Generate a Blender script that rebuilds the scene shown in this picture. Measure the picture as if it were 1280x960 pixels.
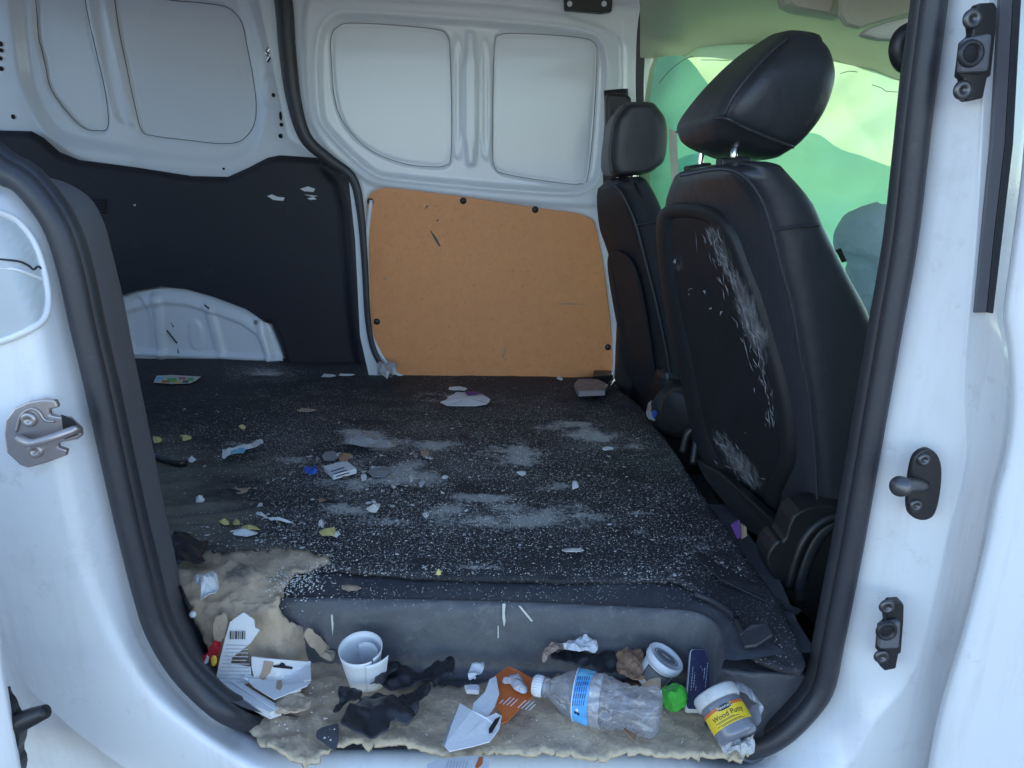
import bpy, bmesh, math, random
import numpy as np
from mathutils import Vector, Matrix, noise as mn
from mathutils.geometry import delaunay_2d_cdt
R = math.radians
random.seed(4)
for o in list(bpy.data.objects): bpy.data.objects.remove(o)
SC = bpy.context.scene
COL = SC.collection
# ------------------------------------------------------------------ camera
CAM_H, PITCH, YAW, ROLL, F = 0.681, R(16), R(2), R(1.0), 960.0
CP = Vector((0, 0, CAM_H))
fwd = Vector((math.sin(YAW)*math.cos(PITCH), math.cos(YAW)*math.cos(PITCH), -math.sin(PITCH)))
r0 = Vector((math.cos(YAW), -math.sin(YAW), 0)); u0 = r0.cross(fwd)
rt = math.cos(ROLL)*r0 + math.sin(ROLL)*u0
up = math.cos(ROLL)*u0 - math.sin(ROLL)*r0
cd = bpy.data.cameras.new('camera'); cam = bpy.data.objects.new('camera', cd); COL.objects.link(cam)
cd.lens = 27.0; cd.sensor_width = 36.0; cd.clip_start = 0.02; cd.clip_end = 2000
cam.matrix_world = Matrix(((rt.x, up.x, -fwd.x, CP.x), (rt.y, up.y, -fwd.y, CP.y), (rt.z, up.z, -fwd.z, CP.z), (0, 0, 0, 1)))
SC.camera = cam
# ------------------------------------------------------------------ sky, sun, exposure
SUN_EL, SUN_AZ = R(42), R(18)
wd = bpy.data.worlds.new('World'); SC.world = wd; wd.use_nodes = True
nt = wd.node_tree; bg = nt.nodes['Background']
sky = nt.nodes.new('ShaderNodeTexSky'); sky.sky_type = 'NISHITA'; sky.sun_disc = False
sky.sun_elevation = SUN_EL; sky.sun_rotation = SUN_AZ; sky.air_density = 1.0; sky.dust_density = 0.4; sky.ozone_density = 2.0
nt.links.new(sky.outputs[0], bg.inputs[0]); bg.inputs[1].default_value = 0.15
sd = bpy.data.lights.new('sun', 'SUN'); sd.energy = 4.0; sd.angle = R(0.5); sd.color = (1, 0.965, 0.91)
so = bpy.data.objects.new('sun', sd); COL.objects.link(so)
sdir = Vector((math.sin(SUN_AZ)*math.cos(SUN_EL), math.cos(SUN_AZ)*math.cos(SUN_EL), math.sin(SUN_EL)))
so.rotation_euler = sdir.to_track_quat('Z', 'Y').to_euler(); so.location = (2, 6, 6)
SC.view_settings.view_transform = 'Standard'; SC.view_settings.look = 'None'
SC.view_settings.exposure = 1.86; SC.view_settings.gamma = 1.0
SC.cycles.use_denoising = True
SC.cycles.max_bounces = 10; SC.cycles.transparent_max_bounces = 16; SC.cycles.transmission_bounces = 8; SC.cycles.diffuse_bounces = 6

# ------------------------------------------------------------------ placing helpers
def ray(px, py):
    return rt*((px-640)/F) + up*((480-py)/F) + fwd
def W(px, py, Y):                 # the point seen at px,py on the upright plane y = Y
    d = ray(px, py); return CP + d*((Y-CP.y)/d.y)
def G(px, py, z=0.0):             # ... on the level plane z
    d = ray(px, py); return CP + d*((z-CP.z)/d.z)
def proj(p):
    v = Vector(p)-CP; k = v.dot(fwd)
    return 640+F*v.dot(rt)/k, 480-F*v.dot(up)/k
def wl(pts, Y): return [W(x, y, Y) for x, y in pts]
def gl(pts, z): return [G(x, y, z) for x, y in pts]

# ------------------------------------------------------------------ mesh helpers
WORLD = {}
def wloc(o): return WORLD.get(o.name, Vector((0, 0, 0)))
def add_mesh(name, verts, faces, mat, parent=None, smooth=True, base=False, cols=None):
    V = np.array([tuple(v) for v in verts], float)
    lo, hi = V.min(0), V.max(0)
    c = (lo+hi)/2
    if parent is None: c[2] = lo[2]
    V = V-c
    me = bpy.data.meshes.new(name)
    me.from_pydata(V.tolist(), [], faces)
    me.polygons.foreach_set('use_smooth', [smooth]*len(me.polygons))
    me.materials.append(mat)
    if cols:
        for k, vals in cols.items():
            a = me.attributes.new(k, 'FLOAT', 'POINT'); a.data.foreach_set('value', list(vals))
    me.update()
    o = bpy.data.objects.new(name, me); COL.objects.link(o)
    c = Vector(c)
    if parent is not None:
        o.parent = parent; o.location = c-wloc(parent)
    else: o.location = c
    WORLD[o.name] = c
    return o
def thing(name, label, cat, loc, group=None):
    o = bpy.data.objects.new(name, None); COL.objects.link(o)
    o.location = loc; o.empty_display_size = 0.05; WORLD[o.name] = Vector(loc)
    return tag(o, label, cat, group)
def tag(o, label, cat, group=None):
    o['label'] = label; o['category'] = cat
    if group: o['group'] = group
    return o
def struct(o): o['kind'] = 'structure'; return o
def solid(o, t, off=-1, bev=0):
    m = o.modifiers.new('thickness', 'SOLIDIFY'); m.thickness = t; m.offset = off
    if bev:
        b = o.modifiers.new('bevel', 'BEVEL'); b.width = bev; b.segments = 2; b.limit_method = 'ANGLE'; b.angle_limit = R(40)
    return o
def catmull(P, n, closed=False):
    P = np.array([tuple(p) for p in P], float)
    if len(P) == 2 and not closed:
        t = np.linspace(0, 1, n)[:, None]; return P[0]*(1-t)+P[1]*t
    m = len(P)
    if closed: Q = np.vstack([P[-1], P, P[0], P[1]]); segs = m
    else: Q = np.vstack([2*P[0]-P[1], P, 2*P[-1]-P[-2]]); segs = m-1
    out = []; k = 24
    for i in range(segs):
        a, b, c, d = Q[i], Q[i+1], Q[i+2], Q[i+3]
        for t in np.arange(k)/k:
            out.append(.5*(2*b+(c-a)*t+(2*a-5*b+4*c-d)*t*t+(3*b-a-3*c+d)*t**3))
    out.append(P[0] if closed else P[-1])
    out = np.array(out)
    L = np.concatenate([[0], np.cumsum(np.linalg.norm(np.diff(out, axis=0), axis=1))])
    s = np.linspace(0, L[-1], n+1 if closed else n)
    if closed: s = s[:-1]
    return np.stack([np.interp(s, L, out[:, j]) for j in range(out.shape[1])], 1)
def grid_faces(nr, nc, closed=False, flip=False):
    f = []
    for i in range(nr-1):
        for j in range(nc if closed else nc-1):
            k = (j+1) % nc
            q = (i*nc+j, i*nc+k, (i+1)*nc+k, (i+1)*nc+j)
            f.append(q[::-1] if flip else q)
    return f
def loft_grid(rows, nacross, nalong, smooth_across=True, closed=False):
    Rw = np.array([catmull(r, nalong, closed) for r in rows])
    if nacross <= len(rows): return Rw
    if smooth_across:
        return np.stack([catmull(Rw[:, j], nacross) for j in range(Rw.shape[1])], 1)
    out = []; t = np.linspace(0, len(rows)-1, nacross)
    for x in t:
        i = min(int(x), len(rows)-2); out.append(Rw[i]*(1-(x-i))+Rw[i+1]*(x-i))
    return np.array(out)
def loft(name, rows, nacross, nalong, mat, parent=None, flip=False, smooth_across=True, closed=False, fn=None):
    g = loft_grid(rows, nacross, nalong, smooth_across, closed)
    if fn is not None: g = fn(g)
    nr, nc = g.shape[:2]
    return add_mesh(name, g.reshape(-1, 3), grid_faces(nr, nc, closed, flip), mat, parent)
def tube(name, pts, rad, mat, parent=None, n=64, seg=12, flat=1.0, closed=False, axis=None):
    """a round (or flattened) section swept along a path; rad may be a list"""
    P = catmull(pts, n, closed)
    rr = np.interp(np.linspace(0, 1, n), np.linspace(0, 1, len(rad)), rad) if isinstance(rad, (list, tuple)) else [rad]*n
    vs = []
    ref = Vector(axis) if axis is not None else Vector((0, 1, 0))
    for i in range(n):
        if closed: t = Vector(P[(i+1) % n]-P[i-1])
        else: t = Vector(P[min(i+1, n-1)]-P[max(i-1, 0)])
        t.normalize()
        a = ref-t*ref.dot(t)
        if a.length < 1e-4: a = Vector((1, 0, 0))-t*t.x
        a.normalize(); b = t.cross(a)
        for k in range(seg):
            th = 2*math.pi*k/seg
            vs.append(Vector(P[i])+a*(math.cos(th)*rr[i]*flat)+b*(math.sin(th)*rr[i]))
    f = []
    for i in range(n if closed else n-1):
        i2 = (i+1) % n
        for k in range(seg):
            k2 = (k+1) % seg
            f.append((i*seg+k, i*seg+k2, i2*seg+k2, i2*seg+k))
    if not closed:
        f.append(tuple(range(seg))[::-1]); f.append(tuple((n-1)*seg+k for k in range(seg)))
    return add_mesh(name, vs, f, mat, parent)
def lathe(name, prof, M4, mat, parent=None, seg=40, fn=None, a0=0, a1=2*math.pi):
    full = abs(a1-a0-2*math.pi) < 1e-6
    n = seg if full else seg+1
    vs = []
    for (r, z) in prof:
        for k in range(n):
            th = a0+(a1-a0)*k/seg
            p = Vector((r*math.cos(th), r*math.sin(th), z))
            if fn: p = fn(p)
            vs.append(M4 @ p)
    f = grid_faces(len(prof), n, full)
    return add_mesh(name, vs, f, mat, parent)
def frame(origin, axis, front):
    """local z = axis, local x = front"""
    z = Vector(axis).normalized(); x = Vector(front); x = (x-z*x.dot(z)).normalized(); y = z.cross(x)
    return Matrix(((x.x, y.x, z.x, origin[0]), (x.y, y.y, z.y, origin[1]), (x.z, y.z, z.z, origin[2]), (0, 0, 0, 1)))
def box(name, lo, hi, mat, parent=None, bev=0.004):
    x0, y0, z0 = lo; x1, y1, z1 = hi
    v = [(x0, y0, z0), (x1, y0, z0), (x1, y1, z0), (x0, y1, z0), (x0, y0, z1), (x1, y0, z1), (x1, y1, z1), (x0, y1, z1)]
    f = [(3, 2, 1, 0), (4, 5, 6, 7), (0, 1, 5, 4), (1, 2, 6, 5), (2, 3, 7, 6), (3, 0, 4, 7)]
    o = add_mesh(name, v, f, mat, parent, smooth=False)
    if bev:
        b = o.modifiers.new('bevel', 'BEVEL'); b.width = bev; b.segments = 3
    return o
def chaikin(P, it=2):
    P = np.array(P, float)
    for _ in range(it):
        Q = np.roll(P, -1, 0); P = np.stack([.75*P+.25*Q, .25*P+.75*Q], 1).reshape(-1, P.shape[1])
    return P
def inside(pts, poly):
    x, y = pts[:, 0], pts[:, 1]; r = np.zeros(len(pts), bool); n = len(poly)
    for i in range(n):
        x1, y1 = poly[i]; x2, y2 = poly[(i+1) % n]
        if y1 == y2: continue
        c = ((y1 > y) != (y2 > y)) & (x < (x2-x1)*(y-y1)/(y2-y1)+x1); r ^= c
    return r
def segdist(pts, poly, closed=True):
    d = np.full(len(pts), 1e9); n = len(poly)
    for i in range(n if closed else n-1):
        a = poly[i]; b = poly[(i+1) % n]; ab = b-a; L = (ab**2).sum()+1e-18
        t = np.clip(((pts-a)@ab)/L, 0, 1)
        d = np.minimum(d, np.hypot(*(pts-a-t[:, None]*ab).T))
    return d
def sdf(pts, poly):
    d = segdist(pts, poly); return np.where(inside(pts, poly), -d, d)
def sstep(a, b, x):
    t = np.clip((x-a)/(b-a), 0, 1); return t*t*(3-2*t)
def densify(poly, res):
    out = []
    for i in range(len(poly)):
        a, b = poly[i], poly[(i+1) % len(poly)]; k = max(1, int(np.hypot(*(b-a))/res))
        for j in range(k): out.append(a+(b-a)*j/k)
    return np.array(out)
def tri2d(poly, res, holes=(), jit=0.0):
    """triangulate a 2-D outline with inner points every res"""
    poly = np.array(poly, float); B = densify(poly, res); rings = [B]
    for h in holes: rings.append(densify(np.array(h, float), res*.7))
    lo, hi = poly.min(0), poly.max(0)
    gx, gy = np.meshgrid(np.arange(lo[0], hi[0], res), np.arange(lo[1], hi[1], res))
    g = np.stack([gx.ravel(), gy.ravel()], 1)
    if jit: g = g+np.random.RandomState(1).uniform(-jit*res, jit*res, g.shape)
    k = inside(g, poly) & (segdist(g, poly) > .5*res)
    for h in holes: k &= ~inside(g, np.array(h, float)) & (segdist(g, np.array(h, float)) > .4*res)
    g = g[k]
    vs = []; ed = []
    for r_ in rings:
        s = len(vs); vs += [Vector(p) for p in r_]; n = len(r_)
        ed += [(s+i, s+(i+1) % n) for i in range(n)]
    vs += [Vector(p) for p in g]
    v, e, f, *_ = delaunay_2d_cdt(vs, ed, [], 1, 1e-7)
    V = np.array([tuple(p) for p in v]); Fc = [tuple(q) for q in f]
    if holes:
        c = np.array([V[list(q)].mean(0) for q in Fc]); kill = np.zeros(len(c), bool)
        for h in holes: kill |= inside(c, np.array(h, float))
        Fc = [q for q, d in zip(Fc, kill) if not d]
    return V, Fc
def fbm(p, o=4): return mn.fractal(Vector(p), 1.0, 2.0, o)
def upright(name, poly, Y, res, hfun, mat, parent=None, holes=(), flip=False, cols=None):
    """sheet metal in the plane y = Y: outline and stamping given as seen points, hfun(xz points) pushes it towards -y"""
    V, Fc = tri2d(poly, res, holes)
    h = hfun(V) if hfun else np.zeros(len(V))
    P = np.stack([V[:, 0], Y-h, V[:, 1]], 1)
    return add_mesh(name, P, [q if flip else q for q in Fc], mat, parent, cols=cols(V) if cols else None)
def xz(pts, Y): return np.array([(lambda p: (p.x, p.z))(W(x, y, Y)) for x, y in pts])
def xy(pts, z): return np.array([(lambda p: (p.x, p.y))(G(x, y, z)) for x, y in pts])
def slab(name, P3, t, mat, parent=None, bev=0.0, smooth=False, d=(0, 0, 1)):
    """outline of 3-D points given thickness t along d"""
    d = Vector(d).normalized(); n = len(P3)
    a = Vector(P3[0]); nrm = Vector((0, 0, 0))
    for i in range(n): nrm += Vector(P3[i]).cross(Vector(P3[(i+1) % n]))
    P3 = [Vector(p) for p in P3]
    if nrm.dot(d) < 0: P3 = P3[::-1]
    v = P3+[p+d*t for p in P3]
    f = [tuple(range(n))[::-1], tuple(range(n, 2*n))]+[(i, (i+1) % n, n+(i+1) % n, n+i) for i in range(n)]
    o = add_mesh(name, v, f, mat, parent, smooth=smooth)
    if bev:
        b = o.modifiers.new('bevel', 'BEVEL'); b.width = bev; b.segments = 2; b.limit_method = 'ANGLE'; b.angle_limit = R(50)
    return o
def foam_z(px, py):                # height of the foam under a seen point: flat on the sill, up the step on the left
    base = ZW+.016; q = py+max(0, (px-350))*.55
    if q > 752: return base+(.002-base)*min(1, max(0, (850-q)/98))
    return .002+.018*min(1, (752-q)/30)
ZW = -.14
ZF = ZW+.030
def folds(P, freq, seed, n=5):
    """0..1 crisp creases: the sum of a few bent zigzags"""
    rs = np.random.RandomState(seed); out = np.zeros(len(P)); tot = 0
    wv = np.array([fbm((p[0]*freq*.8+seed, p[1]*freq*.8, p[2]*freq*.8), 2) for p in P])
    for k in range(n):
        d = rs.normal(size=3); d[2] *= .4; d /= np.linalg.norm(d); w = rs.uniform(.4, 1)/(1+.5*k)
        x = (P@d)*freq*(.6+.45*k)+wv*.55+rs.uniform(0, 9)
        out += w*np.abs(2*(x-np.floor(x+.5))); tot += w
    return out/tot
def sheet(name, pxpoly, z, mat, parent=None, res=0.006, amp=0.006, freq=40, seed=0, thick=0.0012, hump=0.0, round_=1, ridge=True, sm=False):
    """a crumpled sheet lying on the level z, or on the foam when z is down on the sill; outline as seen"""
    pp = np.array(chaikin(pxpoly, round_) if round_ else pxpoly, float)
    rs = np.random.RandomState(seed+3)
    r_ = res*F/1.25*.85
    pp = densify(pp, r_); pp = pp+rs.uniform(-.12*r_, .12*r_, pp.shape)
    V, Fc = tri2d(pp, r_, jit=.33)
    on = z < -.085
    B = np.array([tuple(G(x, y, (foam_z(x, y)+.014+z-ZF) if on else z)) for x, y in V])
    d = segdist(V, pp); md = max(d.max(), 1e-4)
    h = folds(B, freq*.55, seed)*amp*1.5+hump*np.sqrt(d/md)*.8
    B[:, 2] += h
    o = add_mesh(name, B, [q[::-1] for q in Fc], mat, parent, smooth=sm)
    if thick: solid(o, thick, 1)
    return o
def drapecard(name, pts, lift, t, mat, parent=None):
    pp = densify(np.array(pts, float), 6); V, Fc = tri2d(pp, 6)
    B = [tuple(G(x, y, foam_z(x, y)+.014+lift)) for x, y in V]
    o = add_mesh(name, B, [q[::-1] for q in Fc], mat, parent, smooth=False); solid(o, t, 1); return o
_tc = {}
def text_mesh(s, size):
    cu = bpy.data.curves.new('t', 'FONT'); cu.body = s; cu.size = size; cu.align_x = 'CENTER'; cu.resolution_u = 3
    ob = bpy.data.objects.new('t', cu); COL.objects.link(ob)
    dg = bpy.context.evaluated_depsgraph_get(); me = ob.evaluated_get(dg).to_mesh()
    v = [tuple(x.co) for x in me.vertices]; f = [tuple(p.vertices) for p in me.polygons]
    ob.evaluated_get(dg).to_mesh_clear(); bpy.data.objects.remove(ob); bpy.data.curves.remove(cu)
    return v, f

# ------------------------------------------------------------------ materials
def M(name, col, rough=.5, metal=0., var=.12, vscale=9., bump=.0, bscale=150., spec=.5, dirt=None, dirt_amt=0., dscale=6., coat=0., dthr=.55, stretch=None):
    m = bpy.data.materials.new(name); m.use_nodes = True; nt = m.node_tree; N = nt.nodes; L = nt.links
    b = N['Principled BSDF']; b.inputs['Roughness'].default_value = rough; b.inputs['Metallic'].default_value = metal
    b.inputs['Specular IOR Level'].default_value = spec; b.inputs['Coat Weight'].default_value = coat; b.inputs['Coat Roughness'].default_value = .08
    tc = N.new('ShaderNodeTexCoord'); src = tc.outputs['Object']
    if stretch:
        mp = N.new('ShaderNodeMapping'); mp.inputs['Scale'].default_value = stretch; L.new(src, mp.inputs[0]); src = mp.outputs[0]
    n1 = N.new('ShaderNodeTexNoise'); n1.inputs['Scale'].default_value = vscale; n1.inputs['Detail'].default_value = 6; n1.inputs['Roughness'].default_value = .65; L.new(src, n1.inputs[0])
    mx = N.new('ShaderNodeMix'); mx.data_type = 'RGBA'; L.new(n1.outputs[0], mx.inputs[0])
    mx.inputs[6].default_value = tuple(c*(1-var) for c in col)+(1,); mx.inputs[7].default_value = tuple(min(1, c*(1+var)) for c in col)+(1,)
    outc = mx.outputs[2]
    if dirt:
        n3 = N.new('ShaderNodeTexNoise'); n3.inputs['Scale'].default_value = dscale; n3.inputs['Detail'].default_value = 10; n3.inputs['Roughness'].default_value = .72; L.new(src, n3.inputs[0])
        mr = N.new('ShaderNodeMapRange'); mr.inputs[1].default_value = dthr; mr.inputs[2].default_value = dthr+.2; mr.inputs[4].default_value = dirt_amt; L.new(n3.outputs[0], mr.inputs[0])
        m2 = N.new('ShaderNodeMix'); m2.data_type = 'RGBA'; L.new(mr.outputs[0], m2.inputs[0]); L.new(outc, m2.inputs[6]); m2.inputs[7].default_value = tuple(dirt)+(1,)
        outc = m2.outputs[2]
    L.new(outc, b.inputs['Base Color'])
    rr = N.new('ShaderNodeMapRange'); rr.inputs[3].default_value = max(.02, rough*.8); rr.inputs[4].default_value = min(1, rough*1.25); L.new(n1.outputs[0], rr.inputs[0]); L.new(rr.outputs[0], b.inputs['Roughness'])
    if bump:
        n2 = N.new('ShaderNodeTexNoise'); n2.inputs['Scale'].default_value = bscale; n2.inputs['Detail'].default_value = 4; L.new(src, n2.inputs[0])
        bp = N.new('ShaderNodeBump'); bp.inputs['Strength'].default_value = bump; bp.inputs['Distance'].default_value = .002; L.new(n2.outputs[0], bp.inputs['Height']); L.new(bp.outputs[0], b.inputs['Normal'])
    m['col'] = 1
    return m
def sub_bsdf(m): return m.node_tree.nodes['Principled BSDF']
def add_attr(m, attr, col, scale=300, lo=.35, hi=.6, detail=3, stretch=None, gain=1.0, rough=None):
    """mix a second colour where the attribute, broken up by noise, is high"""
    nt = m.node_tree; N = nt.nodes; L = nt.links; b = sub_bsdf(m)
    at = N.new('ShaderNodeAttribute'); at.attribute_name = attr
    tc = N.new('ShaderNodeTexCoord'); src = tc.outputs['Object']
    if stretch:
        mp = N.new('ShaderNodeMapping'); mp.inputs['Scale'].default_value = stretch[:3]
        if len(stretch) > 3: mp.inputs['Rotation'].default_value = stretch[3]
        L.new(src, mp.inputs[0]); src = mp.outputs[0]
    n = N.new('ShaderNodeTexNoise'); n.inputs['Scale'].default_value = scale; n.inputs['Detail'].default_value = detail; n.inputs['Roughness'].default_value = .7; L.new(src, n.inputs[0])
    mu = N.new('ShaderNodeMath'); mu.operation = 'MULTIPLY_ADD'; L.new(at.outputs['Fac'], mu.inputs[0]); mu.inputs[1].default_value = gain; L.new(n.outputs[0], mu.inputs[2])
    mr = N.new('ShaderNodeMapRange'); mr.inputs[1].default_value = lo; mr.inputs[2].default_value = hi; L.new(mu.outputs[0], mr.inputs[0])
    old = b.inputs['Base Color'].links[0].from_socket
    mx = N.new('ShaderNodeMix'); mx.data_type = 'RGBA'; L.new(mr.outputs[0], mx.inputs[0]); L.new(old, mx.inputs[6]); mx.inputs[7].default_value = tuple(col)+(1,)
    L.new(mx.outputs[2], b.inputs['Base Color'])
    if rough is not None:
        o2 = b.inputs['Roughness'].links[0].from_socket
        m3 = N.new('ShaderNodeMix'); L.new(mr.outputs[0], m3.inputs[0]); L.new(o2, m3.inputs[2]); m3.inputs[3].default_value = rough; L.new(m3.outputs[0], b.inputs['Roughness'])
def add_layer(m, col, scale, lo, hi, amt, stretch=None, detail=8):
    nt = m.node_tree; N = nt.nodes; L = nt.links; b = sub_bsdf(m)
    tc = N.new('ShaderNodeTexCoord'); src = tc.outputs['Object']
    if stretch:
        mp = N.new('ShaderNodeMapping'); mp.inputs['Scale'].default_value = stretch; L.new(src, mp.inputs[0]); src = mp.outputs[0]
    n = N.new('ShaderNodeTexNoise'); n.inputs['Scale'].default_value = scale; n.inputs['Detail'].default_value = detail; n.inputs['Roughness'].default_value = .7; L.new(src, n.inputs[0])
    mr = N.new('ShaderNodeMapRange'); mr.inputs[1].default_value = lo; mr.inputs[2].default_value = hi; mr.inputs[4].default_value = amt; L.new(n.outputs[0], mr.inputs[0])
    old = b.inputs['Base Color'].links[0].from_socket
    mx = N.new('ShaderNodeMix'); mx.data_type = 'RGBA'; L.new(mr.outputs[0], mx.inputs[0]); L.new(old, mx.inputs[6]); mx.inputs[7].default_value = tuple(col)+(1,); L.new(mx.outputs[2], b.inputs['Base Color'])
def wrinkle(m, scale, strength, dist=.01):
    nt = m.node_tree; N = nt.nodes; L = nt.links; b = sub_bsdf(m)
    tc = N.new('ShaderNodeTexCoord'); n = N.new('ShaderNodeTexNoise'); n.inputs['Scale'].default_value = scale; n.inputs['Detail'].default_value = 2; L.new(tc.outputs['Object'], n.inputs[0])
    bp = N.new('ShaderNodeBump'); bp.inputs['Strength'].default_value = strength; bp.inputs['Distance'].default_value = dist; L.new(n.outputs[0], bp.inputs['Height'])
    if b.inputs['Normal'].links: L.new(b.inputs['Normal'].links[0].from_socket, bp.inputs['Normal'])
    L.new(bp.outputs[0], b.inputs['Normal'])
def fabric(name, col, trans, rough=.6, freq=14, bump=.35, alt=None):
    m = bpy.data.materials.new(name); m.use_nodes = True; nt = m.node_tree; N = nt.nodes; L = nt.links
    N.remove(N['Principled BSDF']); out = N['Material Output']
    d = N.new('ShaderNodeBsdfDiffuse'); t = N.new('ShaderNodeBsdfTranslucent'); d.inputs[0].default_value = tuple(col)+(1,); t.inputs[0].default_value = tuple(trans)+(1,)
    mx = N.new('ShaderNodeMixShader'); mx.inputs[0].default_value = .6; L.new(d.outputs[0], mx.inputs[1]); L.new(t.outputs[0], mx.inputs[2])
    tc = N.new('ShaderNodeTexCoord'); n = N.new('ShaderNodeTexNoise'); n.inputs['Scale'].default_value = freq; n.inputs['Detail'].default_value = 5; L.new(tc.outputs['Object'], n.inputs[0])
    bp = N.new('ShaderNodeBump'); bp.inputs['Strength'].default_value = bump; bp.inputs['Distance'].default_value = .02; L.new(n.outputs[0], bp.inputs['Height'])
    L.new(bp.outputs[0], d.inputs['Normal']); L.new(bp.outputs[0], t.inputs['Normal'])
    if alt:  # random tint drift stands in for uneven sun and cloth thickness
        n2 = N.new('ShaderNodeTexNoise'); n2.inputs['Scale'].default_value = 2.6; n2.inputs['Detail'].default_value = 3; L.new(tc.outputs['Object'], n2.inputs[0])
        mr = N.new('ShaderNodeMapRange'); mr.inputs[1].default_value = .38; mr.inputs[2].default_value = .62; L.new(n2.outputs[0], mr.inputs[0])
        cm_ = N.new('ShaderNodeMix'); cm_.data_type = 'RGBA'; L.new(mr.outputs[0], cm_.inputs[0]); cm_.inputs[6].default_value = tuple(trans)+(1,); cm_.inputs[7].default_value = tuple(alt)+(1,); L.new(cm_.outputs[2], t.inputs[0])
    L.new(mx.outputs[0], out.inputs[0]); return m
def clear(name, tint=(1, 1, 1), gloss=.12, rough=.05, bump=0., bscale=60., haze=.0, hazecol=(.8, .8, .85)):
    m = bpy.data.materials.new(name); m.use_nodes = True; nt = m.node_tree; N = nt.nodes; L = nt.links
    N.remove(N['Principled BSDF']); out = N['Material Output']
    t = N.new('ShaderNodeBsdfTransparent'); t.inputs[0].default_value = tuple(tint)+(1,)
    g = N.new('ShaderNodeBsdfGlossy'); g.inputs['Roughness'].default_value = rough
    lw = N.new('ShaderNodeLayerWeight'); lw.inputs[0].default_value = .35
    ma = N.new('ShaderNodeMath'); ma.operation = 'MULTIPLY_ADD'; ma.inputs[1].default_value = .55; ma.inputs[2].default_value = gloss; ma.use_clamp = True; L.new(lw.outputs['Fresnel'], ma.inputs[0])
    mx = N.new('ShaderNodeMixShader'); L.new(ma.outputs[0], mx.inputs[0]); L.new(t.outputs[0], mx.inputs[1]); L.new(g.outputs[0], mx.inputs[2])
    last = mx
    if haze:
        d = N.new('ShaderNodeBsdfDiffuse'); d.inputs[0].default_value = tuple(hazecol)+(1,)
        m2 = N.new('ShaderNodeMixShader'); m2.inputs[0].default_value = haze; L.new(mx.outputs[0], m2.inputs[1]); L.new(d.outputs[0], m2.inputs[2]); last = m2
    if bump:
        tc = N.new('ShaderNodeTexCoord'); n = N.new('ShaderNodeTexNoise'); n.inputs['Scale'].default_value = bscale; n.inputs['Detail'].default_value = 4; L.new(tc.outputs['Object'], n.inputs[0])
        bp = N.new('ShaderNodeBump'); bp.inputs['Strength'].default_value = bump; bp.inputs['Distance'].default_value = .01; L.new(n.outputs[0], bp.inputs['Height'])
        L.new(bp.outputs[0], g.inputs['Normal']); L.new(bp.outputs[0], lw.inputs['Normal'])
    L.new(last.outputs[0], out.inputs[0]); return m
white = M('white_body_paint', (.74, .75, .76), .28, var=.03, vscale=3, dirt=(.45, .42, .38), dirt_amt=.35, dscale=9, dthr=.57, coat=.25)
inner_white = M('white_inner_paint', (.80, .83, .87), .30, coat=.35, var=.04, vscale=4, dirt=(.42, .4, .37), dirt_amt=.2, dscale=5, dthr=.6)
skin = M('outer_skin_inside', (.72, .73, .74), .5, var=.04, vscale=5)
rubber = M('black_rubber', (.034, .035, .042), .42, var=.1, vscale=30, bump=.08, bscale=300, dirt=(.16, .155, .15), dirt_amt=.22, dscale=90, dthr=.56)
trimgrey = M('grey_pillar_trim', (.12, .12, .135), .6, var=.15, vscale=20, bump=.25, bscale=500, dirt=(.25, .24, .23), dirt_amt=.4, dscale=14, dthr=.6)
darktrim = M('dark_side_trim', (.017, .017, .024), .55, var=.15, vscale=12, bump=.2, bscale=600, dirt=(.12, .12, .12), dirt_amt=.25, dscale=10, dthr=.6)
steptrim = M('sill_step_plastic', (.080, .083, .095), .5, var=.2, vscale=14, bump=.3, bscale=500, dirt=(.32, .31, .3), dirt_amt=.45, dscale=22, dthr=.56)
leather = M('black_leatherette', (.034, .036, .043), .38, spec=.5, var=.2, vscale=10, bump=.22, bscale=420, dirt=(.12, .12, .12), dirt_amt=.2, dscale=12, dthr=.6)
leather_side = M('side_leatherette', (.030, .032, .036), .4, var=.15, vscale=10, bump=.3, bscale=420)
panelplastic = M('seat_back_plastic', (.018, .018, .021), .48, spec=.35, var=.2, vscale=14, bump=.12, bscale=300)
add_attr(panelplastic, 'scuff', (.36, .355, .36), 110, .88, 1.5, 12, (1, 1, .28, (0.3, 0, 0.2)), 1.0, .8)
hard = M('tan_hardboard', (.80, .335, .135), .42, spec=.25, var=.1, vscale=26, bump=.12, bscale=260, dirt=(.5, .34, .2), dirt_amt=.35, dscale=16, dthr=.6)
blackpl = M('black_plastic', (.018, .018, .02), .4, var=.2, vscale=30, bump=.1, bscale=300)
boltm = M('dark_steel', (.12, .12, .125), .35, metal=.8, var=.2, vscale=60)
steel = M('latch_steel', (.42, .37, .36), .34, metal=.75, var=.12, vscale=30, bump=.05)
chrome = M('chrome', (.8, .8, .8), .12, metal=1, var=.02)
hole = M('dark_hole', (.01, .01, .012), .8, var=.1)
liner = M('headliner_cloth', (.62, .58, .50), .9, var=.06, vscale=60, bump=.2, bscale=500)
visorm = M('visor_vinyl', (.58, .57, .48), .7, var=.06, vscale=30, bump=.2, bscale=500)
foam = M('beige_foam', (.49, .38, .27), .88, var=.28, vscale=18, bump=.8, bscale=140, dirt=(.12, .10, .085), dirt_amt=.65, dscale=15, dthr=.57)
add_attr(foam, 'edge', (.58, .47, .32), 260, 1.0, 1.3, 8)
add_attr(foam, 'grime', (.10, .095, .09), 26, 1.08, 1.35, 8)
carpet = M('black_floor_mat', (.027, .028, .033), .75, var=.35, vscale=60, bump=.9, bscale=420)
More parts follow.
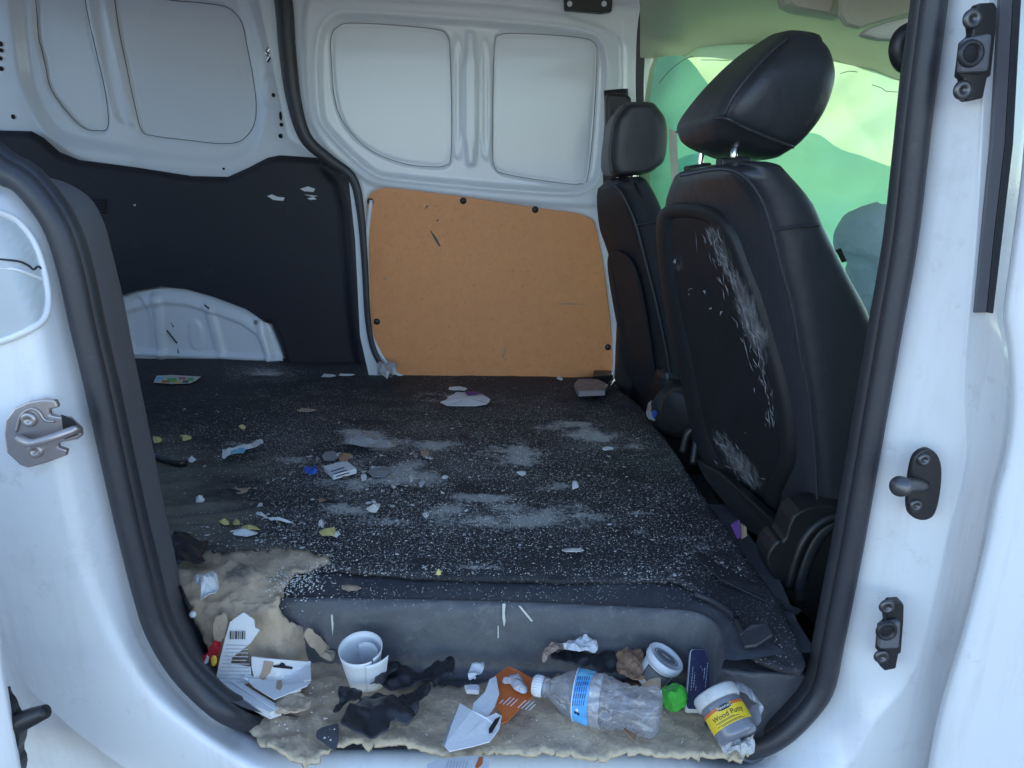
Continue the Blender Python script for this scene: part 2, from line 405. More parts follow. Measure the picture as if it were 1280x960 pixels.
add_attr(carpet, 'brown', (.16, .15, .125), 14, .62, 1.25, 8, (1, 3, 1))
add_attr(carpet, 'haze', (.125, .122, .122), 60, .85, 1.45, 12, None, 1.0)
add_attr(carpet, 'speck', (.46, .44, .42), 230, .71, .78, 6)
add_attr(carpet, 'powder', (.46, .445, .425), 120, .98, 1.22, 12)
cabcarpet = M('cab_carpet', (.012, .012, .014), .9, var=.3, vscale=60, bump=.6, bscale=400)
paper = M('white_paper', (.74, .74, .74), .7, var=.06, vscale=30, bump=.35, bscale=120, dirt=(.42, .36, .28), dirt_amt=.55, dscale=28, dthr=.56)
papergrey = M('grey_paper', (.52, .53, .55), .7, var=.1, vscale=40)
offwhite = M('offwhite_flake', (.62, .6, .56), .75, var=.12, vscale=60)
yellowish = M('yellow_leaf_scrap', (.62, .52, .2), .7, var=.2, vscale=60)
brownp = M('brown_card', (.34, .2, .12), .75, var=.3, vscale=60, bump=.3, bscale=200, dirt=(.06, .035, .025), dirt_amt=.8, dscale=40, dthr=.55)
tanp = M('tan_scrap', (.42, .3, .22), .8, var=.15, vscale=50)
greyscrap = M('grey_scrap', (.3, .29, .29), .8, var=.15, vscale=50)
blackcloth = M('black_nitrile', (.022, .022, .026), .38, var=.3, vscale=40, bump=.3, bscale=120, dirt=(.3, .28, .25), dirt_amt=.35, dscale=45, dthr=.64)
orange = M('orange_card', (.62, .15, .035), .5, var=.12, vscale=40)
darkpaper = M('charcoal_patch', (.09, .09, .10), .7, var=.2, vscale=40)
redw = M('red_foil', (.55, .03, .04), .3, var=.3, vscale=60)
yelw = M('yellow_print', (.75, .5, .05), .4, var=.2, vscale=60)
greenw = M('green_foil', (.06, .42, .05), .35, var=.35, vscale=50)
navy = M('navy_card', (.028, .03, .085), .5, var=.25, vscale=40, dirt=(.2, .2, .24), dirt_amt=.4, dscale=60, dthr=.6)
blue = M('blue_plastic', (.03, .12, .55), .35, var=.15)
cyanp = M('cyan_print', (.2, .55, .75), .5, var=.1)
purple = M('purple_card', (.13, .05, .24), .6, var=.15)
labelblue = M('blue_label', (.12, .42, .80), .35, var=.2, vscale=18, stretch=(1, 1, 1))
yellow = M('yellow_label', (.80, .56, .03), .4, var=.05)
ink = M('black_ink', (.02, .02, .025), .5)
bluink = M('navy_ink', (.03, .07, .2), .5)
whiteink = M('white_ink', (.75, .75, .78), .5)
putty = M('grey_putty', (.17, .18, .21), .22, var=.12, vscale=25, coat=.5)
crust = M('dried_putty', (.5, .49, .47), .9, var=.35, vscale=120, bump=1, bscale=300)
whitepl = M('white_plastic', (.72, .73, .74), .4, var=.05)
greymix = M('grey_label', (.16, .17, .17), .5, var=.4, vscale=120)
petb = clear('clear_bottle_plastic', (.985, .985, .995), .05, .05, 0.4, 45, .09, (.9, .9, .98))
film = clear('clear_film', (.93, .94, .95), .14, .2, .6, 60, .28)
glass = clear('tinted_window_glass', (.78, .95, .84), .04, .0)
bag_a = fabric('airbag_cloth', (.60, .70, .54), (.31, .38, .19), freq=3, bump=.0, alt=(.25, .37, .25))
bag_d = fabric('airbag_cloth_skylit', (.40, .66, .64), (.36, .82, .92), freq=3, bump=.2, alt=(.40, .86, .78))  # same cloth, with the teal of sky light put into its colour
bag_b = fabric('airbag_cloth_double', (.45, .70, .64), (.44, .82, .84), freq=4, bump=.35, alt=(.50, .86, .74))  # second layer, sky-lit teal put into its colour
bag_c = fabric('airbag_cloth_blue', (.85, .92, .97), (.6, .7, .74), freq=30, bump=.6)
add_layer(white, (.40, .36, .31), 22, .60, .74, .45)
add_layer(white, (.30, .28, .26), 160, .69, .75, .55, None, 4)
add_layer(white, (.48, .45, .42), 5, .50, .78, .40, (6, 1, .6))
wrinkle(leather, 22, .22); wrinkle(leather_side, 22, .2)
add_layer(hard, (.34, .13, .05), 90, .56, .72, .45)
add_layer(hard, (.86, .55, .33), 140, .60, .72, .4, (1, 1, .35))
add_layer(hard, (.45, .18, .07), 7, .55, .8, .25)
add_layer(darktrim, (.09, .09, .095), 160, .66, .74, .6, None, 4)
add_layer(steptrim, (.30, .29, .28), 200, .60, .74, .55, None, 5)
add_layer(steptrim, (.20, .195, .19), 9, .48, .75, .5)
leather_far = M('black_leatherette_dull', (.027, .029, .034), .55, var=.2, vscale=10, bump=.22, bscale=420, spec=.15)  # far seat copy, shine lowered against the tan board's reflection
asphalt = M('asphalt', (.15, .145, .14), .9, var=.2, vscale=3, bump=.5, bscale=60)

# ------------------------------------------------------------------ ground and van shell
YD = 0.95          # plane of the near door seal
YF = 2.45          # plane of the far sliding door
YR = 2.66          # plane of the far rear side wall
struct(add_mesh('ground', [(-300, -300, -.72), (300, -300, -.72), (300, 300, -.72), (-300, 300, -.72)], [(0, 1, 2, 3)], asphalt))
struct(box('roof', (-1.9, .9, 1.24), (.5, 2.8, 1.27), white, None, .0))
struct(box('roof', (.5, .9, 1.24), (2.3, 2.47, 1.27), white, None, .0))
struct(box('rear_wall', (-1.93, .9, -.3), (-1.9, 2.8, .40), inner_white, None, 0))
struct(box('added_rear_post', (-1.93, 1.72, .40), (-1.9, 1.90, 1.239), inner_white, None, 0))  # unseen post dividing the added rear opening
rwg = struct(add_mesh('added_rear_pane', [(-1.915, .98, .40), (-1.915, 2.72, .40), (-1.915, 2.72, 1.24), (-1.915, .98, 1.24)], [(0, 1, 2, 3)], clear('added_rear_glass', (.40, .46, .54), .04, 0)))  # unseen pane added so sky light brightens the interior
struct(box('far_outer_skin', (-1.9, 2.74, -.35), (.50, 2.77, 1.239), white, None, 0))
struct(box('front_bulkhead', (2.3, .9, -.3), (2.33, 2.8, .42), cabcarpet, None, 0))
struct(box('underbody', (-1.9, .98, -.34), (2.3, 2.72, -.30), darktrim, None, 0))
ws = struct(add_mesh('windscreen_glass', [(2.3, .98, .42), (2.3, 2.6, .42), (1.75, 2.5, 1.239), (1.75, 1.05, 1.239)], [(0, 1, 2, 3)], glass))

# ------------------------------------------------------------------ far rear side wall (white stamped panel + dark trim + wheel arch)
sidewall = thing('rear_side_panel', 'white stamped rear side wall of the van above the black trim', 'side panel', (-.9, YR, 0))
def pz(pts, Y=YR, it=2): return chaikin(xz(pts, Y), it)
seal_line = [(340, -60), (354, 0), (359, 60), (367, 124), (382, 172), (412, 200), (440, 222), (450, 260), (456, 330), (460, 400), (468, 440), (485, 468)]
wall_poly = xz([(-320, -110), (340, -60)]+seal_line[1:]+[(470, 500), (-320, 480)], YR)
rec_o = pz([(8, -60), (20, 60), (28, 110), (60, 170), (95, 182), (250, 207), (300, 200), (322, 178), (333, 120), (325, 60), (300, -10), (290, -60)])
win1 = pz([(38, -60), (40, 20), (42, 50), (48, 65), (54, 105), (70, 130), (95, 158), (110, 163), (135, 163), (122, 90), (103, 20), (95, -60)])
win2 = pz([(135, -60), (140, 20), (155, 90), (170, 160), (178, 169), (240, 176), (285, 181), (305, 172), (318, 150), (316, 110), (306, 60), (300, 25), (285, 8), (262, 2), (180, -4)], it=2)
rib = pz([(103, -60), (112, 20), (128, 100), (141, 152), (160, 154), (142, 75), (126, -60)], it=2)
ridge_ln = xz([(122, -60), (128, 5), (138, 60), (150, 110), (160, 152)], YR)
pillar_pad = pz([(326, 92), (356, 94), (362, 132), (330, 138)], it=2)
def wall_h(V):
    so_, s1, s2, sr = sdf(V, rec_o), sdf(V, win1), sdf(V, win2), sdf(V, rib)
    h = -.022*sstep(.012, -.03, so_)
    h += -.010*sstep(.004, -.006, s1)-.008*np.exp(-(s1/.004)**2)
    h += -.010*sstep(.004, -.006, s2)-.008*np.exp(-(s2/.004)**2)
    h += -.007*sstep(.004, -.006, sr)
    h += .010*np.exp(-(segdist(V, ridge_ln, False)/.010)**2)
    h += -.004*sstep(.004, -.004, sdf(V, pillar_pad))
    return h
upright('wall_sheet', wall_poly, YR, .0075, wall_h, inner_white, sidewall)
def spot(name, px, py, Y, rx, ry, mat, parent, lift=.002):
    c = W(px, py, Y); k = (c-CP).length/F
    P = [c+Vector((math.cos(a)*rx*k, -lift, math.sin(a)*ry*k)) for a in np.linspace(0, 2*math.pi, 13)[:-1]]
    return slab(name, P, .0015, mat, parent, d=(0, -1, 0))
for px, py, rx, ry in [(1, 55, 2.2, 2.5), (2, 63, 2, 2), (1, 73, 2, 2), (2, 86, 2.2, 2.2), (17, 146, 2, 2.4), (332, 25, 2.4, 4), (334, 39, 1.4, 6), (342, 119, 2, 2.4), (351, 145, 1.6, 5), (352, 156, 2.2, 2.2), (351, 170, 2.4, 2.6), (280, 211, 1.4, 1.4)]:
    spot('bolt_hole', px, py, YR, rx, ry, hole, sidewall)
tube('latch_hook', [W(336, 60, YR-.012), W(333, 66, YR-.02), W(338, 70, YR-.02), W(334, 77, YR-.012)], .006, chrome, sidewall, n=16, seg=8)
# dark trim on the lower half
trim_t = [(-320, 120), (0, 163), (40, 164), (55, 172), (75, 190), (100, 200), (170, 209), (240, 220), (285, 221), (310, 210), (335, 197), (350, 194), (395, 197), (420, 204), (437, 222), (446, 260), (451, 330), (456, 400), (462, 440), (470, 466), (470, 500), (362, 500), (357, 450), (350, 430), (340, 405), (310, 385), (270, 370), (235, 360), (205, 357), (175, 362), (150, 370), (120, 390), (100, 500), (-320, 500)]
trim_poly = xz(trim_t, YR-.03)
top_line = xz(trim_t[:25], YR-.03)
def trim_h(V):
    d = segdist(V, top_line, False)
    d2 = segdist(V, xz(trim_t[13:21], YR-.03), False)
    return .02*sstep(0, .018, d)+.03*sstep(.0, .02, d2)-.028*sstep(.03, .055, d2)
tp = thing('dark_trim_panel', 'black lower trim panel of the far rear side with white scrapes', 'trim panel', W(250, 330, YR-.04))
upright('trim_sheet', trim_poly, YR-.03, .009, trim_h, darktrim, tp)
for i in range(5):
    a = W(112, 249+i*3.6, YR-.054); b_ = W(132, 250.5+i*3.6, YR-.054)
    tube('vent_ridge', [a, b_], .003, darktrim, tp, n=4, seg=8)
def scrape(pts, Y, nm, parent, mat=paper): slab(nm, wl(pts, Y), .001, mat, parent, d=(0, -1, 0))
for pts in ([(334, 245), (340, 243), (347, 246), (356, 247), (354, 251), (342, 250)], [(375, 236), (385, 233), (394, 236), (392, 240), (380, 239)], [(384, 248), (392, 246), (396, 249), (388, 250)], [(166, 256), (170, 255), (169, 258)], [(380, 243), (398, 245), (390, 246)]):
    scrape(pts, YR-.0525, 'paint_scrape', tp)
for P_ in (win1, win2): tube('panel_gap', [(x, YR+.028, z) for x, z in P_[::3]], .0012, darkpaper, sidewall, n=160, seg=6, closed=True)
# wheel arch
arch_px = [(100, 500), (120, 392), (150, 372), (175, 364), (205, 359), (235, 362), (270, 372), (310, 387), (338, 407), (348, 430), (356, 452), (358, 500)]
wa = thing('wheel_arch', 'white stamped wheel housing showing through the black side trim', 'wheel arch', W(250, 450, YR-.03))
arch_poly = xz(arch_px, YR-.02)
ribs_a = [xz(l, YR-.02) for l in ([(196, 372), (203, 446)], [(260, 382), (276, 440)], [(325, 400), (338, 445)])]
pad = pz([(236, 400), (252, 400), (255, 437), (238, 437)], YR-.02); pad2 = pz([(158, 372), (183, 370), (192, 444), (166, 444)], YR-.02)
def arch_h(V):
    d = segdist(V, arch_poly); h = .012*sstep(.0, .05, d)-.012*sstep(.05, .06, d)
    for r_ in ribs_a: h += .010*sstep(.02, .008, segdist(V, r_, False))
    h += .006*sstep(.003, -.003, sdf(V, pad)); h += -.006*sstep(.003, -.003, sdf(V, pad2))
    base = xz([(150, 440), (360, 449)], YR-.02); h += .014*sstep(.014, .004, segdist(V, base, False))
    return h
upright('arch_sheet', arch_poly, YR-.02, .007, arch_h, inner_white, wa)
spot('plug', 320, 403, YR-.035, 2.5, 3, greyscrap, wa)
for pts in ([(209, 412), (222, 428), (221, 430), (208, 414)], [(256, 380), (262, 385), (261, 387), (255, 382)], [(222, 434), (224, 441), (222, 442)], [(213, 402), (218, 409), (216, 409)]):
    scrape(pts, YR-.045, 'scratch', wa, darkpaper)

# ------------------------------------------------------------------ far sliding door
door = thing('sliding_door', 'closed white sliding door on the far side with tan hardboard lower panel', 'van door', W(610, 470, YF))
dp = xz([(300, -110), (360, 172), (404, 200), (436, 225), (444, 300), (450, 420), (468, 500), (768, 500), (771, 440), (790, 380), (830, 300), (830, -110)], YF)
o1 = pz([(398, 49), (413, 24), (430, 17), (550, 25), (730, 38), (754, 56), (758, 94), (750, 217), (736, 235), (707, 241), (490, 222), (464, 215), (409, 162), (400, 139)], YF)
pa = pz([(411, 49), (418, 34), (434, 26), (539, 34), (558, 40), (563, 56), (565, 195), (560, 206), (546, 210), (479, 201), (419, 154)], YF)
pb = pz([(617, 56), (622, 43), (636, 40), (726, 45), (744, 52), (748, 64), (738, 221), (728, 230), (715, 231), (632, 219), (619, 212), (615, 199)], YF)
cr = pz([(580, 39), (597, 39), (597, 206), (580, 206)], YF, 1)
sl1 = pz([(567, 49), (577, 47), (577, 197), (567, 195)], YF); sl2 = pz([(601, 49), (612, 50), (612, 197), (602, 197)], YF)
o2 = pz([(380, 5), (395, -5), (780, 18), (782, 120), (770, 250), (740, 262), (480, 236), (448, 222), (388, 168), (378, 90)], YF)
hb = chaikin(xz([(456, 252), (460, 240), (475, 233), (490, 233), (580, 244), (670, 258), (742, 267), (749, 290), (760, 350), (768, 430), (766, 482), (512, 478), (485, 458), (468, 430), (461, 400), (458, 300)], YF), 2)
topg = xz([(500, -8), (640, 0), (800, 10)], YF)
vl = xz([(775, 25), (778, 110)], YF)
def door_h(V):
    h = .010*sstep(.008, -.008, sdf(V, o2))
    s = sdf(V, o1); h += -.018*sstep(.006, -.012, s)+.006*np.exp(-((s-.006)/.006)**2)
    for p in (pa, pb):
        s = sdf(V, p); h += -.006*sstep(.003, -.005, s)-.007*np.exp(-(s/.0035)**2)
    h += .016*sstep(.004, -.004, sdf(V, cr))
    for p in (sl1, sl2):
        s = sdf(V, p); h += .005*np.exp(-(s/.004)**2)
    h += .006*sstep(.010, .0, segdist(V, topg, False))+.003*np.exp(-(segdist(V, vl, False)/.004)**2)
    h += -.012*sstep(.002, -.01, sdf(V, hb))
    return h
upright('door_sheet', dp, YF, .006, door_h, inner_white, door)
for P_ in (pa, pb): tube('panel_gap', [(x, YF+.0105, z) for x, z in P_[::3]], .0013, greyscrap, door, n=160, seg=6, closed=True)
hbp = chaikin(xz([(458, 254), (462, 242), (475, 235), (490, 235), (580, 246), (670, 260), (738, 268), (747, 290), (757, 350), (766, 430), (764, 482), (515, 478), (490, 460), (470, 430), (463, 400), (460, 300)], YF), 2)
board = slab('hardboard_panel', [(x, YF+.004, z) for x, z in hbp], .006, hard, door, d=(0, -1, 0), bev=.0015)
for px, py in [(463, 252), (579, 251), (669, 262), (471, 402), (760, 434), (664, 477)]:
    c = W(px, py, YF-.003)
    lathe('push_clip', [(0, .006), (.007, .0055), (.0095, .003), (.0105, 0)], frame(c, (0, -1, 0), (1, 0, 0)), blackpl, door, 16)
for pts in ([(537, 287), (540, 290), (546, 298), (551, 308), (549, 308), (543, 299)], [(536, 257), (531, 262), (533, 257)], [(545, 275), (549, 274), (547, 277)]):
    scrape(pts, YF-.003, 'scratch', board, darkpaper)
for pts in ([(690, 380), (712, 379), (735, 380.5), (712, 380.5)], [(628, 448), (633, 425), (630, 448)], [(478, 349), (484, 348), (483, 350)]):
    scrape(pts, YF-.003, 'scuff_mark', board, tanp)
bkt = slab('upper_hinge_bracket', wl([(704, -30), (768, -30), (765, 14), (752, 16), (706, 12)], YF-.03), .03, blackpl, door, d=(0, 1, 0), bev=.004)
for px in (712, 755): spot('screw_head', px, 5, YF-.034, 3, 3, whitepl, bkt)
tube('door_seal', wl(seal_line, YF-.03)+[W(500, 482, YF-.03)], [.027, .026, .024, .019, .014, .011, .010, .009, .009], rubber, door, n=70, seg=12, flat=.5)
tube('door_edge_bead', wl([(464, 250), (459, 300), (460, 360), (463, 410), (472, 436), (490, 462), (512, 476)], YF-.006), .006, inner_white, door, n=40, seg=8)
# far centre pillar
fp = thing('far_door_pillar', 'black trimmed far door pillar beside the green airbag', 'door pillar', W(802, 300, YF-.05))
loft('pillar_trim', [wl([(793, -60), (800, 10), (797, 30), (795, 70), (795, 130), (800, 250)], YF-.06), wl([(812, -60), (816, 10), (808, 32), (806, 70), (805, 130), (812, 250)], YF-.07)], 6, 24, blackpl, fp)
loft('pillar_edge', [wl([(806, 60), (806, 90), (808, 130), (815, 250)], YF-.055), wl([(812, 64), (814, 90), (818, 130), (826, 250)], YF-.05)], 4, 12, inner_white, fp)
tube('belt_webbing', wl([(770, 112), (771, 150), (768, 200), (772, 300)], YF-.06), .036, blackpl, fp, n=24, seg=12, flat=.4)
slab('belt_guide', wl([(758, 118), (764, 115), (784, 117), (790, 122), (788, 165), (758, 175)], YF-.10), .05, blackpl, fp, bev=.01, d=(0, 1, 0))
slab('lower_trim', wl([(773, 405), (790, 380), (830, 420), (850, 560), (800, 545), (772, 492), (770, 474)], 2.37), .04, blackpl, fp, d=(0, 1, 0), bev=.006)
loft('pillar_inner_post', [wl([(836, 160), (838, 210), (845, 300)], YF-.25), wl([(846, 165), (848, 210), (855, 300)], YF-.24)], 4, 8, liner, fp)

# ------------------------------------------------------------------ driver's door, window glass and airbags
struct(box('far_cab_wall', (.5, YF-.02, -.3), (2.3, YF+.02, .36), darktrim, None, 0))
struct(box('far_cab_rail', (.5, YF-.05, 1.04), (2.3, YF-.02, 1.239), inner_white, None, 0))
dw = tag(add_mesh('driver_window', [(.52, YF, .36), (2.1, YF, .36), (2.1, YF-.05, 1.04), (.52, YF-.05, 1.04)], [(0, 1, 2, 3)], glass), 'green tinted side window behind the hanging airbag cloth', 'window')
def drape(name, px, Y, amp, mat, parent=None, res=.012, seed=0, fr=7):
    poly = chaikin(xz(px, Y), 2); V, Fc = tri2d(poly, res)
    fo_ = folds(np.column_stack([V, V[:, 0]*0]), 5, seed, 3)
    P = [(x, Y+amp*1.2*fbm((x*fr*.6+seed, z*fr*.5, seed), 2)+amp*3.4*(q-.5), z) for (x, z), q in zip(V, fo_)]
    return add_mesh(name, P, Fc, mat, parent)
cb = thing('curtain_airbag', 'deployed pale green curtain airbag hanging over the driver side window', 'airbag', W(1000, 300, 2.33))
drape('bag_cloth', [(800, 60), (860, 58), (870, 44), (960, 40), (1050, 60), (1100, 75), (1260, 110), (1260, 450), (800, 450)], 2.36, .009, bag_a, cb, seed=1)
drape('lower_fold', [(838, 215), (850, 190), (960, 186), (1000, 166), (1014, 165), (1030, 169), (1047, 187), (1081, 197), (1113, 209), (1240, 240), (1240, 450), (830, 450)], 2.29, .018, bag_b, cb, seed=4)
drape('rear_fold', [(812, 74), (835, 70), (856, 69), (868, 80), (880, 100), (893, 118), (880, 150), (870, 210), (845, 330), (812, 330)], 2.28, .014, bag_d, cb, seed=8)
for pts in ([(824, 104), (832, 94), (842, 84), (856, 74), (866, 70)], [(876, 75), (895, 75), (912, 76)], [(1050, 92), (1062, 89), (1072, 90)], [(1090, 106), (1102, 110), (1108, 114), (1122, 115)]):
    tube('stitch_thread', wl(pts, 2.225), .0009, darkpaper, cb, n=20, seg=5)
fb = thing('front_airbag', 'deflated blue grey airbag slumped in front of the near seat', 'airbag', W(1090, 330, 1.9))
def puff(g):
    nr, nc = g.shape[:2]
    for i in range(nr):
        for j in range(nc):
            p = g[i, j]; g[i, j] = p+np.array([.012, .02, .012])*fbm((p[0]*22, p[1]*22, p[2]*26), 4)
    return g
def blob(name, rings, mat, parent, n=28, m=24, fn=None):
    """closed body from rings of seen corner points"""
    g = loft_grid(rings, m, n, True, True)
    if fn: g = fn(g)
    nr, nc = g.shape[:2]; f = grid_faces(nr, nc, True); f.append(tuple(range(nc))[::-1]); f.append(tuple((nr-1)*nc+j for j in range(nc)))
    return add_mesh(name, g.reshape(-1, 3), f, mat, parent)
def oval(px, py, rx, Y, dy, n=12):
    c = W(px, py, Y); k = (c-CP).length/F
    return [c+Vector((math.cos(a)*rx*k, math.sin(a)*dy, 0)) for a in np.linspace(0, 2*math.pi, n+1)[:-1]]
blob('bag_body', [oval(1108, 257, 3, 1.9, .01), oval(1108, 258, 14, 1.9, .03), oval(1104, 262, 26, 1.9, .055), oval(1100, 272, 36, 1.9, .085), oval(1100, 290, 46, 1.9, .11), oval(1105, 312, 52, 1.9, .12), oval(1110, 330, 42, 1.9, .10), oval(1112, 345, 46, 1.9, .11), oval(1118, 370, 44, 1.9, .1), oval(1122, 400, 40, 1.9, .1)], bag_c, fb, fn=puff)

# ------------------------------------------------------------------ headliner, console and visors
def hrow(dy, Y): return [W(x, y-dy, Y) for x, y in [(800, 68), (830, 70), (856, 67), (873, 56), (935, 52), (1000, 60), (1050, 74), (1098, 86), (1123, 96), (1250, 130)]]
hl = struct(loft('headliner', [hrow(-4, 2.37), hrow(6, 2.32), hrow(22, 2.24), hrow(45, 2.08), hrow(75, 1.88), hrow(120, 1.62), hrow(190, 1.30), hrow(320, .98)], 40, 40, liner))
oc = thing('overhead_console', 'beige overhead console moulded into the headliner above the seats', 'overhead console', W(1005, 10, 1.78))
slab('console_shell', wl([(960, -40), (968, 0), (972, 12), (984, 18), (1041, 28), (1050, 20), (1050, -40)], 1.80), .06, visorm, oc, bev=.012, d=(0, -1, 0))
slab('console_tray', wl([(985, -30), (988, 2), (996, 9), (1036, 16), (1040, 8), (1040, -30)], 1.738), .004, liner, oc, bev=.002, d=(0, -1, 0))
def visor(name, pts, Y, label):
    v = thing(name, label, 'sun visor', W(pts[0][0], pts[0][1], Y))
    slab('visor_pad', wl(pts, Y), .03, visorm, v, bev=.012, d=(0, -1, 0))
visor('sun_visor', [(1046, -40), (1044, 22), (1052, 34), (1068, 38), (1080, 34), (1145, 16), (1165, -40)], 1.72, 'upper green lit sun visor folded under the headliner')
visor('sun_visor', [(1068, 46), (1078, 38), (1100, 30), (1165, 15), (1190, 48), (1120, 53), (1090, 52)], 1.62, 'lower green lit sun visor below the dark gap')

# ------------------------------------------------------------------ near door frame: one body shell swept round the opening
sealL = [(-70, 170), (-30, 205), (0, 228), (19, 237), (44, 266), (62, 297), (77, 347), (91, 412), (106, 475), (119, 535), (133, 600), (150, 675), (169, 750), (184, 795), (210, 840), (240, 874), (277, 904), (320, 920), (380, 927)]
sealB = [(460, 930), (560, 932), (660, 933), (760, 934), (850, 938), (905, 948)]
sealR = [(945, 950), (987, 930), (1025, 892), (1044, 859), (1055, 806), (1077, 694), (1083, 660), (1100, 562), (1126, 412), (1145, 300), (1162, 150), (1181, 0), (1190, -80), (1198, -160)]
def off(pts, d):
    P = np.array(pts, float); T = np.gradient(P, axis=0); T /= np.linalg.norm(T, axis=1)[:, None]
    return P+np.stack([-T[:, 1], T[:, 0]], 1)*d
full = sealL+sealB+sealR                      # runs down the left, along the sill, up the right; +d moves outwards
def dipY(x, y):                 # along the sill the seal runs lower, under the foam
    return .06*float(sstep(285, 350, np.array([x]))[0]*sstep(955, 915, np.array([x]))[0]) if y > 860 else 0.
van = thing('van_body', 'white van body around the open side door with dirty sill', 'van', (0, YD, -.25))
rA = off(full, -9); rB = off(full, 9)
bendL = [(-130, 190), (-60, 232), (-22, 262), (2, 300), (26, 350), (44, 400), (58, 460), (70, 530), (84, 600), (102, 680), (125, 750), (150, 805), (185, 860), (235, 905), (300, 948), (370, 978)]
bendB = [(460, 990), (600, 998), (760, 998), (880, 994)]
bendR = [(985, 985), (1047, 956), (1085, 900), (1126, 844), (1152, 757), (1175, 656), (1186, 620), (1197, 562), (1196, 487), (1205, 375), (1212, 300), (1222, 150), (1230, 0), (1236, -80), (1240, -160)]
edgL = [(-190, 240), (-140, 300), (-110, 380), (-90, 460), (-70, 540), (-45, 640), (-12, 740), (10, 810), (32, 858), (65, 890), (112, 930), (170, 970), (240, 1010), (330, 1050)]
edgB = [(460, 1070), (600, 1080), (760, 1080), (900, 1070)]
edgR = [(1060, 1060), (1140, 1000), (1158, 950), (1172, 880), (1202, 780), (1227, 680), (1237, 620), (1252, 560), (1258, 500), (1254, 430), (1247, 395), (1252, 300), (1266, 180), (1277, 0), (1282, -80), (1286, -160)]
rows = [[W(x, y, YD+.012+dipY(x, y)) for x, y in rA], [W(x, y, YD-.004+.1*dipY(x, y)) for x, y in rB], [W(x, y, YD-.045) for x, y in bendL+bendB+bendR], [W(x, y, YD-.049) for x, y in np.array(bendL+bendB+bendR)+(off(bendL+bendB+bendR, 1)-np.array(bendL+bendB+bendR))*np.linspace(46, 7, len(bendL+bendB+bendR))[:, None]], [W(x, y, YD-.030) for x, y in edgL+edgB+edgR]]
g = loft_grid(rows, 56, 420, True)
# add the return behind the outer edge
e = g[-1]; back = e+np.array([0, .05, 0]); out = (e-g[-2]); out /= np.linalg.norm(out, axis=1)[:, None]+1e-9
g = np.concatenate([g, (e+out*.006+np.array([0, .006, 0]))[None], (e+out*.012+np.array([0, .03, 0]))[None], (e+out*.10+np.array([0, .035, 0]))[None], (e+out*.45+np.array([0, .04, 0]))[None]], 0)
nr, nc = g.shape[:2]
fc = grid_faces(nr, nc)
win_hole = np.array(chaikin([(-40, 262), (0, 266), (22, 277), (42, 302), (56, 342), (60, 375), (55, 398), (35, 413), (0, 427), (-40, 434)], 2))
G0 = g.reshape(-1, 3).copy(); PX = np.array([proj(p) for p in G0])
nearw = (PX[:, 0] < 110) & (PX[:, 1] > 200) & (PX[:, 1] < 500) & (np.repeat(np.arange(nr), nc) < 58)
sdw = np.full(len(PX), 99.); sdw[nearw] = sdf(PX[nearw], win_hole)
add_mesh('body_shell', G0, fc, white, van)
from mathutils.kdtree import KDTree
kdw = KDTree(int(nearw.sum())); yw = []
for k_, i in enumerate(np.where(nearw)[0]): kdw.insert((PX[i, 0], PX[i, 1], 0), k_); yw.append(G0[i, 1])
kdw.balance()
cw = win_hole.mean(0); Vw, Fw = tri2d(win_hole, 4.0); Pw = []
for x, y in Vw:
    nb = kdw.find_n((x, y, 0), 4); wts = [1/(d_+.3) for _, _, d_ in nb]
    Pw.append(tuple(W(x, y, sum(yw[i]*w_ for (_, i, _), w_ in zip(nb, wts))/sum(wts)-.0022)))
add_mesh('recess_shade_patch', Pw, [q[::-1] for q in Fw], M('recess_sheet_shade', (.44, .48, .50), .4, var=.1, vscale=14), van)  # flat patch; grey stands for bare sheet and the shade of a recess
def on_jamb(x, y, lift):
    nb = kdw.find_n((x, y, 0), 6); wts = [1/(d_+.5) for _, _, d_ in nb]
    return W(x, y, sum(yw[i]*w_ for (_, i, _), w_ in zip(nb, wts))/sum(wts)-lift)
rimp = [(-38, 262), (-15, 263), (0, 266), (22, 277), (42, 302), (54, 335), (60, 372), (55, 398), (35, 413), (0, 427), (-38, 434)]
tube('recess_rim', [on_jamb(x, y, .002) for x, y in rimp], .0042, white, van, n=60, seg=10)
tube('recess_wire', [on_jamb(x, y, .0035) for x, y in [(-10, 323), (10, 325), (25, 327), (36, 332), (42, 337), (48, 333), (56, 340)]], .0012, ink, van, n=30, seg=6)
tube('recess_crease', [on_jamb(x, y, .002) for x, y in [(-10, 334), (20, 337), (40, 344), (55, 350)]], .0022, whitepl if False else white, van, n=30, seg=6)
# rubber seal: bulb, lip
def seal_part(nm, d, Y, rad, flat, mat, pts=full):
    P = off(pts, d); tube(nm, [W(x, y, Y+dipY(x, y)) for x, y in P], rad, mat, van, n=240, seg=14, flat=flat)
seal_part('door_seal', -13, YD-.006, .0150, .9, rubber)
seal_part('seal_lip', -31, YD+.03, .009, 1.5, rubber)
